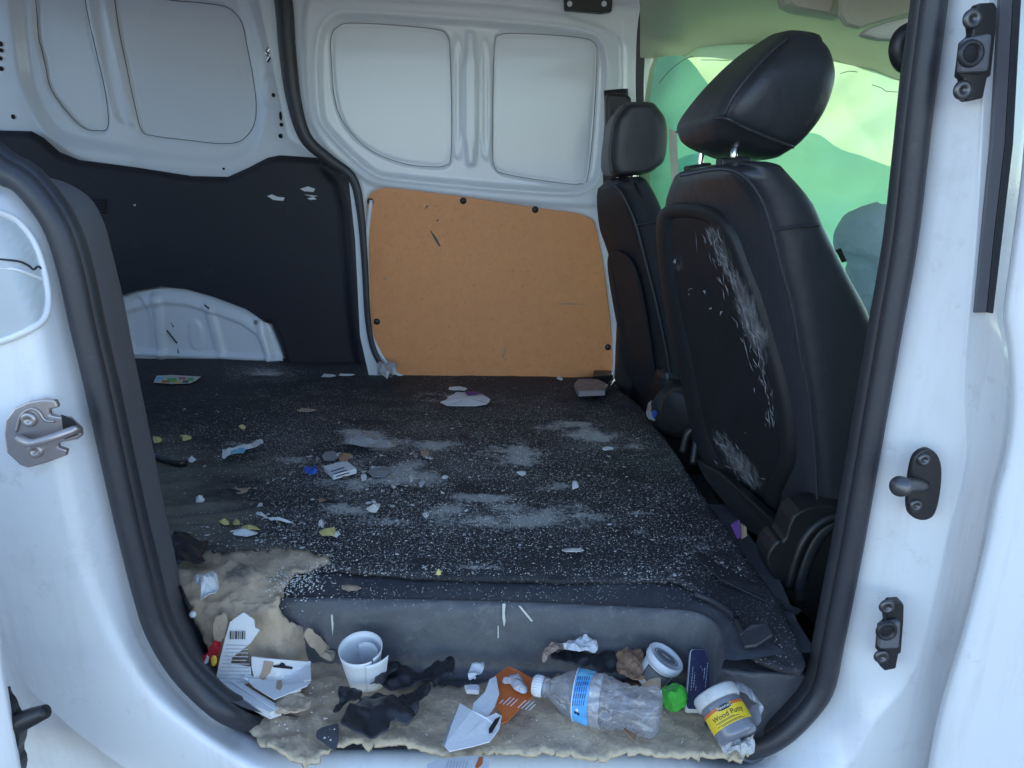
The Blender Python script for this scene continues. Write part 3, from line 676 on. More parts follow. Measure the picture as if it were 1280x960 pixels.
# grey pillar trim inside the left edge
ti = [(-40, 195), (20, 212), (50, 222), (78, 230), (109, 250), (126, 281), (134, 309), (150, 375), (162, 437), (175, 500), (195, 600), (204, 645), (214, 690), (225, 750), (238, 782), (262, 820), (310, 870)]
to = off(sealL, -30)
to = [tuple(p) for p in to][1:]
mid = [(-45, 196), (10, 212), (42, 226), (68, 240), (96, 262), (112, 296), (122, 330), (138, 392), (150, 450), (163, 515), (182, 610), (193, 660), (204, 712), (216, 765), (232, 800), (262, 838), (312, 884)]
tr = struct(loft('pillar_trim', [[W(x, y, YD+.02) for x, y in to], [W(x, y, YD+.08) for x, y in mid], [W(x, y, YD+.15) for x, y in ti], [W(x+3, y-2, YD+.17) for x, y in ti], [W(x-20, y, YD+.19) for x, y in ti]], 24, 90, trimgrey))
# right pillar inner trim
ri = [(1143, -160), (1140, -60), (1138, 0), (1125, 94), (1112, 225), (1100, 360), (1094, 386), (1077, 469), (1062, 562), (1049, 650), (1040, 705), (1023, 780), (1014, 840), (1000, 875), (970, 905)]
ro = off(sealR[::-1], 0)
rtm = struct(loft('pillar_trim', [[W(x-0, y, YD+.06) for x, y in ri], [W(x+6, y, YD+.035) for x, y in ri], [W(x+20, y, YD+.02) for x, y in ri], [W(x+40, y+4, YD+.012) for x, y in ri]], 12, 80, rubber))
loft('inner_return', [[W(x, y, YD+.06) for x, y in ri], [W(x+3, y, YD+.14) for x, y in ri]], 4, 60, rubber, rtm)
# window weather strip on the right pillar
def strip(nm, L, Rr, Y, t, mat):
    P = wl(L, Y)+wl(Rr[::-1], Y); slab(nm, P, t, mat, van, d=(0, 1, 0), bev=.001)
strip('weather_strip', [(1256, -60), (1251, 0), (1240, 180), (1227, 300), (1218, 391)], [(1271, -60), (1266, 0), (1256, 180), (1242, 300), (1233, 391)], YD-.052, .012, trimgrey)
strip('weather_strip', [(1271.5, -60), (1266.5, 0), (1256.5, 180), (1242.5, 300), (1233.5, 391)], [(1282, -60), (1277, 0), (1267, 180), (1253, 300), (1242, 392)], YD-.050, .012, rubber)
# latch plate on the left pillar
lp = wl([(10, 540), (12, 522), (22, 508), (40, 500), (58, 497), (73, 498), (77, 507), (66, 510), (66, 516), (75, 518), (90, 520), (104, 533), (106, 542), (100, 547), (78, 551), (76, 556), (88, 560), (86, 567), (62, 576), (40, 582), (30, 579), (13, 563)], YD-.062)
lat = slab('door_latch', lp, .008, steel, van, d=(0, -1, 0), bev=.002)
slab('latch_slot', wl([(77, 518), (90, 524), (100, 534), (98, 543), (81, 549)], YD-.071), .0012, hole, lat, d=(0, -1, 0))
tube('striker_bar', [W(24, 548, YD-.072), W(32, 552, YD-.085), W(44, 554, YD-.092), (W(70, 546, YD-.092)), W(94, 537, YD-.085), W(98, 537, YD-.07)], .0052, steel, lat, n=30, seg=10)
def screw(px, py, Y, r, parent, mat=boltm):
    c = W(px, py, Y)
    b = lathe('screw_head', [(0, .0022), (r*.3, .0022), (r*.34, .004), (r*.75, .0045), (r*.95, .003), (r, 0)], frame(c, (0, -1, 0), (1, 0, 0)), mat, parent, 18)
    return b
screw(37, 524, YD-.070, .0095, lat, steel); screw(45, 563, YD-.070, .0095, lat, steel)
tube('latch_rib', wl([(20, 540), (26, 520), (38, 511), (48, 514), (56, 525), (68, 527)], YD-.0715), .0016, steel, lat, n=24, seg=6)
# guides and striker on the right pillar
def guide(cx, cy, w, h, tilt, Y):
    pts = [(-.15, -1), (.75, -1.02), (.95, -.9), (1, -.45), (.95, .5), (.75, .52), (.6, .95), (-.3, 1.02), (-.65, .9), (-.62, .55), (-.85, .5), (-.78, -.22), (-.35, -.35), (-.55, -.75)]
    P = [W(cx+x*w+y*h*tilt, cy+y*h, Y) for x, y in pts]
    o = slab('door_guide', P, .014, blackpl, van, d=(0, -1, 0), bev=.004)
    Q = [W(cx+x*w+y*h*tilt, cy+y*h, Y-.014) for x, y in [(-.75, -.28), (.9, -.4), (.88, .4), (-.8, .42)]]
    slab('guide_block', Q, .012, trimgrey, o, d=(0, -1, 0), bev=.004)
    lathe('guide_socket', [(.0, .0025), (.009, .0025), (.0095, .004), (.013, .004), (.0145, 0)], frame(W(cx+w*.05, cy, Y-.026), (0, -1, 0), (1, 0, 0)), blackpl, o, 24)
    lathe('socket_hole', [(0, .0012), (.0085, .001), (.009, 0)], frame(W(cx+w*.05, cy, Y-.0286), (0, -1, 0), (1, 0, 0)), hole, o, 20)
    screw(cx-w*.05-h*.72*tilt, cy-h*.72, Y-.014, .0105, o); screw(cx-w*.25+h*.75*tilt, cy+h*.76, Y-.014, .0105, o)
guide(1212, 67, 21, 60, -.09, YD-.050)
guide(1107, 788, 15, 42, -.06, YD-.048)
st = slab('striker_plate', [W(x, y, YD-.050) for x, y in chaikin([(1145, 560), (1158, 556), (1172, 570), (1173, 600), (1166, 640), (1152, 648), (1138, 645), (1129, 635), (1131, 600), (1136, 570)], 2)], .010, blackpl, van, d=(0, -1, 0), bev=.003)
tube('striker_pin', [W(1153, 607, YD-.058), W(1140, 606, YD-.085), W(1128, 607, YD-.11)], .0085, boltm, st, n=10, seg=16)
pd = (W(1124, 608, YD-.118)-W(1150, 606, YD-.06)).normalized()
lathe('pin_cap', [(0, .004), (.0105, .003), (.0125, 0), (.0125, -.004), (.009, -.006)], frame(W(1125, 608, YD-.116), pd, (0, 0, 1)), boltm, st, 20)
screw(1154, 574, YD-.0602, .0085, st); screw(1144, 631, YD-.0602, .0085, st)
# belt anchor on the near pillar
ba = tag(tube('belt_anchor', [W(1150, 35, YD+.2), W(1130, 45, YD+.2), W(1124, 62, YD+.2), W(1130, 78, YD+.2), W(1145, 80, YD+.2)], .014, blackpl, None, n=24, seg=10), 'black seat belt anchor loop high on the near pillar', 'belt anchor')
# front door skin (right), open sliding door edge (left)
fd = thing('front_door', 'bright white front door skin at the right edge of the opening', 'van door', W(1260, 960, YD-.12))
fe = [(1300, -160), (1290, 0), (1280, 180), (1266, 300), (1254, 392), (1259, 430), (1263, 500), (1257, 562), (1242, 622), (1231, 680), (1206, 780), (1176, 880), (1160, 960), (1150, 1040), (1148, 1200)]
loft('door_skin', [[W(x, y, YD-.06) for x, y in fe], [W(x, y, YD-.112) for x, y in fe], [W(x+3, y, YD-.118) for x, y in fe], [W(x+30, y, YD-.128) for x, y in fe], [W(x+320, y, YD-.15) for x, y in fe]], 24, 90, white, fd)
sdr = thing('sliding_door', 'white edge of the open near sliding door with black guide roller', 'van door', W(10, 960, YD-.20))
se = [(-60, 560), (-30, 680), (-3, 780), (8, 850), (20, 920), (30, 980), (44, 1060)]
loft('door_skin', [[W(x-400, y, YD-.19) for x, y in se], [W(x-30, y, YD-.2) for x, y in se], [W(x-3, y, YD-.198) for x, y in se], [W(x, y, YD-.19) for x, y in se], [W(x, y, YD-.15) for x, y in se]], 20, 40, white, sdr)
slab('guide_bracket', [W(x, y, YD-.17) for x, y in chaikin([(-4, 845), (4, 850), (8, 858), (14, 856), (15, 864), (22, 872), (26, 885), (34, 893), (36, 915), (30, 932), (36, 945), (34, 960), (26, 985), (0, 985)], 1)], .02, blackpl, sdr, d=(0, -1, 0), bev=.004)
tube('guide_pin', [W(24, 903, YD-.185), W(40, 896, YD-.185), W(58, 889, YD-.185)], [.012, .0105, .008], blackpl, sdr, n=16, seg=14)
# outer panels that close the van off (left of the door)
struct(box('quarter_panel', (-1.9, YD+.02, -.35), (-.80, YD+.05, 1.239), white, None, 0))
struct(box('near_cab_wall', (.78, YD+.02, -.35), (2.3, YD+.05, .40), white, None, 0))
struct(box('near_header', (-1.9, YD+.02, 1.17), (2.3, YD+.05, 1.239), white, None, 0))

# ------------------------------------------------------------------ floor: step well pan, mat, cab floor
ZW = -.14
well = chaikin(xy([(120, 752), (355, 752), (600, 756), (840, 766), (878, 772), (894, 786), (900, 812)], -.015), 0)
wp = list(map(tuple, well))
wp += [tuple(G(903, 838, -.015).xy), tuple(G(1000, 842, -.015).xy), (.72, .93), (.72, .80), (-.8, .80)]
wellp = np.array(chaikin(wp, 2))
pan_poly = np.array([(-.80, 1.5), (-.80, 1.12)]+[tuple(W(x, y, YD+.035).xy) for x, y in [(270, 845), (310, 890)]]+[(-.28, .93), (.20, .93)]+[(W(x, y, YD+.03).x, W(x, y, YD+.03).y) for x, y in [(985, 925), (1014, 862)]]+[(.50, 1.06), (.52, 1.2), (.52, 1.5)])
V, Fc = tri2d(pan_poly, .0056)
s = sdf(V, wellp)
z = -.014+(ZW+.014)*sstep(.003, -.016, s)
z += .004*np.exp(-((s-.006)/.005)**2)
for k, yy in enumerate((1.075, 1.058, 1.041)): z += .006*np.exp(-((V[:, 1]-yy)/.004)**2)*(s < -.03)
z = z+np.where(V[:, 0] > .36, .035*sstep(.36, .5, V[:, 0])*sstep(.0, -.03, s), 0)
z += np.array([.002*fbm((x*9, y*9, 0), 3) for x, y in V])
floor_root = struct(add_mesh('step_well', np.column_stack([V, z]), Fc, steptrim))
loft('corner_scoop', [[W(x, y, 1.09) for x, y in [(898, 792), (940, 800), (980, 808), (1030, 812)]], [W(x, y, 1.0) for x, y in [(896, 832), (930, 837), (965, 839), (1030, 843)]], [W(x, y, .992) for x, y in [(894, 840), (930, 846), (965, 847), (1032, 850)]], [W(x, y, .985) for x, y in [(890, 880), (915, 900), (955, 900), (1030, 880)]], [W(x, y, .955) for x, y in [(880, 905), (905, 935), (950, 955), (1015, 925)]]], 30, 40, steptrim, floor_root, smooth_across=True)
tube('mat_edge_bead', gl([(868, 742), (892, 752), (915, 768), (925, 785), (930, 796)], -.004), .006, rubber, floor_root, n=24, seg=8)
# floor mat
mat_px = [(120, 438), (250, 444), (360, 450), (470, 456), (520, 468), (640, 470), (768, 474), (776, 490), (802, 512), (826, 545), (850, 580), (876, 620), (902, 655), (922, 684), (944, 712), (966, 742), (990, 782), (1007, 820), (1000, 829), (960, 812), (930, 798), (922, 775), (905, 758), (880, 742), (850, 730), (820, 722), (700, 724), (600, 722), (520, 720), (440, 716), (400, 710), (340, 705), (240, 715), (120, 720)]
poly = xy(mat_px, .0)
V, Fc = tri2d(poly, .0095)
PXm = np.array([proj((x, y, 0)) for x, y in V])
def blobs(L, pts):
    a = np.zeros(len(pts))
    for bx, by, rx, ry, st in L:
        q = ((pts[:, 0]-bx)/rx)**2+((pts[:, 1]-by)/ry)**2; a = np.maximum(a, st*np.exp(-q*1.1))
    return a
powder = blobs([(500, 600, 90, 26, .56), (650, 648, 170, 22, .58), (440, 640, 60, 14, .5), (640, 572, 60, 20, .62), (740, 545, 50, 16, .6), (450, 545, 40, 8, .7), (540, 560, 50, 10, .62), (600, 625, 60, 10, .6), (430, 610, 70, 16, .55), (360, 580, 40, 10, .5), (480, 655, 60, 10, .5), (880, 690, 40, 14, .4), (700, 610, 60, 10, .45), (640, 563, 36, 12, .72), (650, 578, 24, 12, .6), (715, 533, 34, 6, .68), (748, 550, 30, 10, .66), (690, 535, 40, 8, .5), (470, 556, 60, 16, .62), (520, 590, 60, 25, .5), (650, 654, 120, 13, .6), (730, 648, 60, 8, .6), (800, 645, 40, 4, .5), (560, 640, 60, 18, .5), (330, 468, 34, 7, .62), (300, 560, 110, 6, .4), (540, 500, 70, 10, .42), (590, 498, 40, 8, .4), (800, 672, 16, 12, .5), (600, 712, 70, 8, .4), (440, 590, 90, 25, .42), (380, 700, 60, 10, .4), (780, 560, 60, 16, .38)], PXm)
haze = blobs([(560, 600, 380, 110, .55), (720, 560, 120, 60, .6), (400, 560, 150, 40, .6), (500, 600, 200, 70, .75), (650, 655, 160, 30, .8), (560, 550, 160, 50, .6), (330, 470, 50, 12, .7), (450, 660, 150, 40, .55), (720, 590, 120, 60, .5), (240, 590, 60, 14, .5)], PXm)
brown = blobs([(230, 660, 90, 36, 1.0), (200, 610, 80, 60, .8), (320, 690, 60, 14, .8), (290, 590, 120, 25, .45)], PXm)
speck = .10+blobs([(470, 620, 160, 90, .26), (650, 640, 200, 60, .27), (620, 570, 180, 50, .2), (850, 690, 130, 60, .15), (950, 780, 60, 50, .12), (420, 560, 120, 50, .18), (560, 700, 220, 25, .2)], PXm)
cl = np.array([.5+.9*fbm((x*5, y*7, 2), 5) for x, y in V]); cl2 = np.array([.5+1.1*fbm((x*14, y*18, 9), 4) for x, y in V])
speck = .10+(.30*haze+.45*(speck-.10))*np.clip(.25+.7*cl+.7*(cl2-.3), .1, 1.3); speck = np.minimum(speck-.012, .165)-.09*sstep(360, 270, PXm[:, 0])*sstep(560, 610, PXm[:, 1]); haze = haze*np.clip(.22+cl*.9, .08, 1.15)*1.0; powder = (powder+.08*(powder > .2))*np.clip(.84+.55*cl2, .65, 1.3)
hz = []
for (x, y), (px, py), b_ in zip(V, PXm, brown):
    h = .004*fbm((x*6, y*6, 1), 4)
    wr = sstep(520, 250, np.array([px]))[0]*sstep(480, 560, np.array([py]))[0]
    h += wr*.022*abs(fbm((x*3+y*2, y*22-x*6, 5), 3))
    h += -.010*math.exp(-((py-724)/8)**2) if px < 830 else 0
    rf = sstep(850, 960, np.array([px]))[0]*sstep(640, 720, np.array([py]))[0]
    h += rf*(-.018+.012*math.sin((px-py)*.035))
    hz.append(.006+h)
fm = struct(add_mesh('floor_mat', np.column_stack([V, hz]), Fc, carpet, cols={'powder': powder, 'brown': brown, 'speck': speck, 'haze': haze}))
solid(fm, .008, -1)
struct(box('floor_pan', (-1.9, 1.36, -.06), (.45, 2.72, -.02), darktrim, None, 0))
struct(box('cab_floor', (.2, 1.0, -.18), (2.3, 2.72, -.15), cabcarpet, None, 0))
slab('mat_tongue', [G(870, 688, .006), G(905, 712, .004), G(945, 735, .0), G(984, 757, -.01), G(1003, 764, -.02), G(996, 770, -.02), G(955, 752, .0), G(900, 726, .008), G(872, 702, .008)], .004, carpet, fm, bev=.002)
slab('corner_flap', [G(925, 795, -.006), G(938, 784, .006), G(958, 783, .012), (G(966, 797, .006)), G(945, 810, -.004), G(930, 812, -.01)], .006, rubber, fm, bev=.002)

# ------------------------------------------------------------------ beige foam lying over the sill
foam_px = [(307, 905), (330, 893), (318, 880), (292, 862), (275, 846), (262, 815), (250, 790), (236, 756), (222, 725), (218, 700), (240, 688), (300, 690), (345, 684), (395, 690), (420, 700), (380, 712), (360, 722), (352, 742), (350, 768), (362, 778), (385, 788), (408, 802), (430, 826), (455, 846), (490, 852), (530, 850), (560, 858), (610, 852), (660, 846), (720, 842), (800, 852), (860, 868), (910, 880), (938, 905), (942, 938), (925, 946), (860, 943), (800, 941), (740, 945), (690, 939), (640, 942), (600, 938), (560, 944), (530, 938), (500, 927), (470, 930), (430, 927), (405, 940), (385, 957), (368, 950), (350, 942), (325, 926)]
fq = densify(np.array(chaikin(foam_px, 1)), 4.5); rsf = np.random.RandomState(3); fq = fq+rsf.uniform(-2.6, 2.6, fq.shape)+np.array([[2.5*math.sin(i*1.7)*(p[1] > 900), 3.5*fbm((p[0]*.11, 1, 2), 3)*(p[1] > 900)] for i, p in enumerate(fq)])
V, Fc = tri2d(fq, 4.6, jit=.25)
edpx = segdist(V, fq); Zf = []
for (px, py), e_ in zip(V, edpx):
    p = G(px, py, foam_z(px, py)); lump = sstep(520, 330, np.array([px]))[0]
    n1 = fbm((p.x*16, p.y*22, p.z*14), 4); n2 = abs(fbm((p.x*20+3, p.y*20, p.z*20+2), 3)); n3 = fbm((p.x*80, p.y*80, p.z*80), 2)
    h = .005*n1+lump*(.018*n2-.004)+.0018*n3-.002*math.exp(-e_/6)*(1 if py > 880 else .3)+.0012*fbm((p.x*190, p.y*190, 0), 2)
    Zf.append(tuple(p+Vector((0, -.35*h if py < 850 else 0, h))))
Zf = np.array(Zf)
edge = np.exp(-edpx/9)*(V[:, 1] > 870)*.75+np.exp(-edpx/6)*.35
grime = blobs([(300, 715, 70, 22, .78), (330, 752, 60, 8, .8), (290, 690, 60, 10, .7), (250, 705, 30, 14, .7), (390, 715, 22, 10, .6), (330, 870, 40, 10, .4), (640, 900, 120, 3, .6), (385, 905, 22, 12, .55), (430, 905, 14, 12, .5), (670, 933, 7, 5, .8), (736, 934, 9, 4, .6), (560, 930, 30, 6, .4), (500, 905, 80, 18, .25), (760, 942, 120, 3, .45), (255, 780, 25, 20, .6)], V)
fo = tag(add_mesh('foam_sheet', Zf, [q[::-1] for q in Fc], foam, cols={'edge': edge, 'grime': grime}), 'torn dirty beige foam sheet lying over the door sill under the rubbish', 'foam sheet')
solid(fo, .006, -1)
def FZ(px, py): return foam_z(px, py)+.008

# ------------------------------------------------------------------ seats
def cam_x(px, py, Y): return W(px, py, Y)
def ringpts(BL, BS, FR, Yf, Yn, depth_far=None, rnd=.22, n=8):
    """rounded section: far rear, near rear, near front, far front"""
    a = W(*BL, Yf); b = W(*BS, Yn); c = W(*FR, Yn); d = a+(c-b)*.95
    P = [a, b, c, d]; out = []
    for i in range(4):
        p0, p1, p2 = P[i-1], P[i], P[(i+1) % 4]
        l1 = (p0-p1); l2 = (p2-p1); r1 = min(.5, rnd*.12/max(l1.length, .01)*1.6); r2 = min(.5, rnd*.12/max(l2.length, .01)*1.6)
        s0 = p1+l1*r1; s2 = p1+l2*r2
        for t in np.linspace(0, 1, n): out.append((s0*(1-t)**2+p1*2*t*(1-t)+s2*t*t))
    return out
def body(name, secs, Yf, Yn, mat, parent, rnd=.22, m=40, cap=(1, 1)):
    rings = [ringpts(*s_, Yf if not isinstance(Yf, list) else Yf[i], Yn if not isinstance(Yn, list) else Yn[i], rnd=rnd) for i, s_ in enumerate(secs)]
    rg = np.array([[tuple(p) for p in r_] for r_ in rings])
    def shrink(r_, k, shift): c = r_.mean(0); return c+(r_-c)*k+shift
    t0 = (rg[0]-rg[1]).mean(0); t1 = (rg[-1]-rg[-2]).mean(0)
    t0 = t0/np.linalg.norm(t0); t1 = t1/np.linalg.norm(t1)
    mids = np.stack([catmull(rg[:, j], m) for j in range(rg.shape[1])], 1)
    pre = [shrink(rg[0], k, t0*s_) for k, s_ in ((.3, .014), (.62, .0125), (.82, .009), (.94, .004))]
    post = [shrink(rg[-1], k, t1*s_) for k, s_ in ((.94, .004), (.82, .009), (.62, .0125), (.3, .014))]
    g = np.concatenate([np.array(pre), mids, np.array(post)])
    nr, nc = g.shape[:2]; f = grid_faces(nr, nc, True); f.append(tuple(range(nc))[::-1]); f.append(tuple((nr-1)*nc+j for j in range(nc)))
    return add_mesh(name, g.reshape(-1, 3), f, mat, parent)
def seamline(name, pts, Y, r, parent, mat=leather, dx=0): return tube(name, [W(x, y, Y) for x, y in pts], r, mat, parent, n=50, seg=8)

SN, SFar = 1.22, 1.66
near_secs = [((838, 222), (920, 218), (985, 206)), ((826, 250), (950, 250), (1025, 250)), ((822, 290), (965, 288), (1044, 288)), ((825, 340), (978, 336), (1068, 335)), ((832, 390), (991, 387), (1096, 387)), ((843, 450), (1003, 446), (1122, 450)), ((853, 520), (1013, 515), (1145, 530)), ((866, 580), (1020, 590), (1160, 610)), ((900, 640), (1024, 650), (1170, 660)), ((935, 690), (1012, 720), (1175, 720))]
s1 = thing('captain_chair', 'near black leather front seat with scuffed back panel and large tilted headrest', 'seat', W(1040, 780, SN), 'front seats of the van')
body('backrest', near_secs, SFar, SN, leather, s1)
seamline('seam', [(850, 219), (900, 211), (930, 221), (952, 250), (965, 288), (976, 332), (990, 383), (1000, 440), (1010, 488), (1018, 555), (1022, 631)], SN-.004, .0028, s1)
seamline('seam', [(966, 288), (1000, 283), (1024, 282)], SN-.005, .002, s1)
slab('tag', wl([(1044, 312), (1050, 310), (1057, 326), (1052, 328)], SN-.003), .004, blackpl, s1, d=(0, -1, 0))
# back panel with raised rim, in the tilted plane of the seat back
def on_back(px, py, lift, near_secs=near_secs, SFar=SFar, SN=SN):
    ys = [s_[0][1] for s_ in near_secs]
    bl = np.interp(py, ys, [s_[0][0] for s_ in near_secs]); bs = np.interp(py, [s_[1][1] for s_ in near_secs], [s_[1][0] for s_ in near_secs])
    t = (px-bl)/(bs-bl); Yy = 1/((1-t)/SFar+t/SN)
    return W(px, py, Yy)+Vector((-lift, -lift*.25, 0))
pan = np.array(chaikin([(823, 275), (832, 259), (851, 254), (880, 256), (900, 264), (919, 288), (935, 332), (952, 375), (968, 430), (980, 470), (990, 515), (994, 550), (994, 580), (984, 600), (975, 620), (974, 665), (962, 662), (935, 640), (905, 610), (882, 578), (868, 540), (858, 490), (848, 440), (836, 390), (827, 330)], 1))
cpan = pan.mean(0)
def pring(k, lift):
    d = k; T = np.roll(pan, -1, 0)-np.roll(pan, 1, 0); T /= np.linalg.norm(T, axis=1)[:, None]
    q = pan+np.stack([-T[:, 1], T[:, 0]], 1)*d
    return [on_back(x, y, lift) for x, y in q]
inner_px = pan+(lambda T: np.stack([-T[:, 1], T[:, 0]], 1)*17)((lambda T: T/np.linalg.norm(T, axis=1)[:, None])(np.roll(pan, -1, 0)-np.roll(pan, 1, 0)))
rg = np.array([[tuple(p) for p in pring(k, l)] for k, l in ((-2, -.004), (0, .008), (3, .012), (11, .0135), (16, .009), (18, .005))])
nr, nc = rg.shape[:2]
scuff_ln = [np.array(l, float) for l in ([(892, 290), (905, 320), (920, 350), (932, 385), (942, 410), (955, 432)], [(945, 420), (958, 470), (966, 510), (970, 530)], [(898, 545), (920, 572), (945, 605)], [(845, 325), (846, 332)])]
def scuffv(pts):
    px = np.array([proj(p) for p in pts]); a = np.zeros(len(px))
    for l, w_, st_ in zip(scuff_ln, (15, 9, 16, 11), (.52, .38, .46, .38)):
        a = np.maximum(a, st_*np.exp(-(segdist(px, l, False)/w_)**2))
    return a+.18*blobs([(920, 585, 40, 30, 1), (880, 430, 50, 60, .8), (860, 330, 40, 60, .6), (940, 400, 30, 60, 1)], px)
fl = rg.reshape(-1, 3)
add_mesh('back_panel_rim', fl, grid_faces(nr, nc, True), panelplastic, s1, cols={'scuff': scuffv(fl)})
V, Fc = tri2d(pan+(cpan-pan)*.0, 5.0)
keep = sdf(V, pan) < -15
V2, F2 = tri2d(chaikin(inner_px[::1], 0), 4.0)
P = np.array([tuple(on_back(x, y, .0055)) for x, y in V2])
dpx = np.array([sstep(0, 60, np.array([d]))[0] for d in segdist(V2, inner_px)])
P[:, 0] += .004*dpx
add_mesh('back_panel', P, F2, panelplastic, s1, cols={'scuff': scuffv(P)})
rsc = np.random.RandomState(21); sv_, sf_ = [], []
for i in range(190):
    q = rsc.randint(10); ln = scuff_ln[0] if q < 6 else scuff_ln[1] if q < 8 else scuff_ln[2]
    k = rsc.uniform(0, len(ln)-1.001); i0 = int(k); c = ln[i0]+(ln[i0+1]-ln[i0])*(k-i0); d = ln[i0+1]-ln[i0]; d = d/np.linalg.norm(d); nn = np.array([-d[1], d[0]])
    c = c+nn*rsc.normal(0, 7); a = rsc.normal(0, .35); d2 = d*math.cos(a)+nn*math.sin(a); L = rsc.uniform(4, 17)*(1 if rsc.uniform() < .85 else 2); w_ = rsc.uniform(.2, .6)
    n2 = np.array([-d2[1], d2[0]]); b0 = len(sv_)
    for pt in (c-d2*L/2, c+n2*w_, c+d2*L/2, c-n2*w_): sv_.append(on_back(pt[0], pt[1], .0075 if sdf(np.array([pt]), inner_px)[0] < -1 else .0150))
    sf_.append((b0, b0+1, b0+2, b0+3))
for cx_, cy_ in ((846, 327), (842, 340), (868, 362), (885, 366), (866, 370), (893, 385), (905, 392), (935, 540), (958, 600)):
    b0 = len(sv_); sv_ += [on_back(cx_+rsc.uniform(-4, 4), cy_+rsc.uniform(-4, 4), .0075) for _ in range(4)]; sf_.append((b0, b0+1, b0+2, b0+3))
add_mesh('paint_scratches', sv_, sf_, M('dried_paint_smear', (.33, .33, .35), .7, var=.35, vscale=90), s1, smooth=False)['kind'] = 'stuff'
# headrest
h_secs = [((848, 172), (905, 158), (985, 192)), ((846, 155), (905, 142), (1008, 176)), ((866, 126), (918, 118), (1034, 142)), ((895, 94), (940, 88), (1047, 100)), ((922, 70), (962, 64), (1042, 68)), ((950, 52), (980, 46), (1030, 53))]
h_secs = [tuple((945+(x-945)*1.07, 118+(y-118)*1.04) for x, y in t_) for t_ in h_secs]
hr = body('headrest', h_secs, [1.60, 1.62, 1.62, 1.62, 1.6, 1.57], [1.38, 1.36, 1.35, 1.35, 1.36, 1.375], leather, s1, rnd=.26, m=30)
tube('seam', [W(x, y, Yy) for x, y, Yy in [(905, 145, 1.355), (918, 119, 1.345), (940, 90, 1.345), (962, 66, 1.355), (985, 46, 1.375)]], .003, leather, hr, n=30, seg=8)
tube('seam', [W(x, y, Yy) for x, y, Yy in [(846, 165, 1.6), (875, 152, 1.5), (904, 147, 1.36), (925, 157, 1.352), (960, 172, 1.352), (992, 184, 1.36)]], .003, leather, hr, n=40, seg=8)
tube('headrest_post', [W(917, 205, 1.42), W(919, 188, 1.42), W(926, 170, 1.44)], .0075, chrome, hr, n=12, seg=12)
tube('headrest_post', [W(875, 208, 1.58), W(877, 192, 1.58), W(882, 172, 1.58)], .006, chrome, hr, n=12, seg=12)
slab('post_collar', [W(x, y, 1.40) for x, y in [(902, 198), (938, 195), (940, 208), (902, 210)]], .04, blackpl, s1, d=(0, 1, 0), bev=.004)
slab('post_collar', [W(x, y, 1.56) for x, y in [(860, 208), (890, 203), (890, 212), (860, 214)]], .04, blackpl, s1, d=(0, 1, 0), bev=.004)
# side cover and base of the near seat
sc = [(971, 675), (958, 695), (960, 708), (973, 735), (990, 752), (1011, 773), (1030, 800), (1150, 800), (1160, 640), (1057, 633), (1019, 632), (995, 641), (987, 654), (981, 677)]
cov = slab('side_cover', wl([tuple(p) for p in chaikin(sc, 1)], SN-.03), .06, blackpl, s1, d=(0, 1, 0), bev=.01)
tube('cover_rib', wl([(985, 735), (990, 715), (1003, 679), (1022, 656), (1049, 645), (1100, 640)], SN-.034), .008, blackpl, cov, n=40, seg=10)
tube('cover_rib', wl([(1000, 752), (1000, 730), (1006, 710), (1018, 681), (1034, 662), (1060, 652), (1100, 650)], SN-.032), .010, leather_side, cov, n=40, seg=10, flat=.5)
box('seat_base', (.66, 1.26, -.15), (1.10, 1.64, .12), blackpl, s1, .03)
box('seat_cushion', (.62, 1.24, .10), (1.16, 1.68, .24), leather, s1, .05)
slab('seat_rail', [W(866, 570, 1.62), W(900, 590, 1.5), W(975, 660, 1.27), W(988, 684, 1.25), W(978, 694, 1.25), W(930, 660, 1.38), W(880, 600, 1.55)], .03, blackpl, s1, d=(.7, .4, -.1), bev=.006)
lathe('recliner_cover', [(0, .022), (.04, .02), (.052, .012), (.055, 0)], frame(W(853, 512, 1.70), (-.8, -.6, 0), (0, 0, 1)), blackpl, s1, 30)
tube('recliner_lever', [W(853, 565, 1.62), W(858, 545, 1.62), W(866, 536, 1.62), W(870, 548, 1.62), W(866, 580, 1.6)], .008, blackpl, s1, n=20, seg=8)
# far seat
FN, FFar = 1.98, 2.34
far_secs = [((752, 230), (772, 231), (812, 226)), ((743, 240), (782, 248), (824, 244)), ((745, 283), (795, 283), (842, 283)), ((757, 320), (805, 322), (860, 320)), ((766, 375), (818, 375), (878, 375)), ((776, 440), (830, 432), (895, 440)), ((792, 490), (838, 490), (910, 495)), ((820, 525), (846, 540), (915, 545))]
s2 = thing('captain_chair', 'far black leather driver seat with upright headrest beside the tan panel', 'seat', W(830, 540, FN), 'front seats of the van')
body('backrest', far_secs, FFar, FN, leather_far, s2)
seamline('seam', [(757, 229), (772, 236), (784, 256), (795, 283), (806, 325), (820, 380), (832, 436), (838, 475)], FN-.004, .003, s2)
seamline('seam', [(796, 281), (812, 279), (820, 278)], FN-.004, .0024, s2)
slab('back_panel', [on_back(x, y, .004, far_secs, FFar, FN) for x, y in chaikin([(762, 318), (776, 312), (794, 322), (806, 360), (816, 420), (824, 480), (808, 496), (792, 474), (780, 425), (769, 370)], 2)], .010, leather_far, s2, d=(-1, -.3, 0), bev=.003)
fh_secs = [((751, 216), (767, 218), (822, 212)), ((749, 208), (763, 208), (834, 200)), ((751, 182), (763, 180), (838, 172)), ((757, 155), (768, 150), (835, 148)), ((768, 138), (780, 133), (824, 132))]
h2 = body('headrest', fh_secs, 2.30, 2.06, leather_side, s2, rnd=.22, m=24)
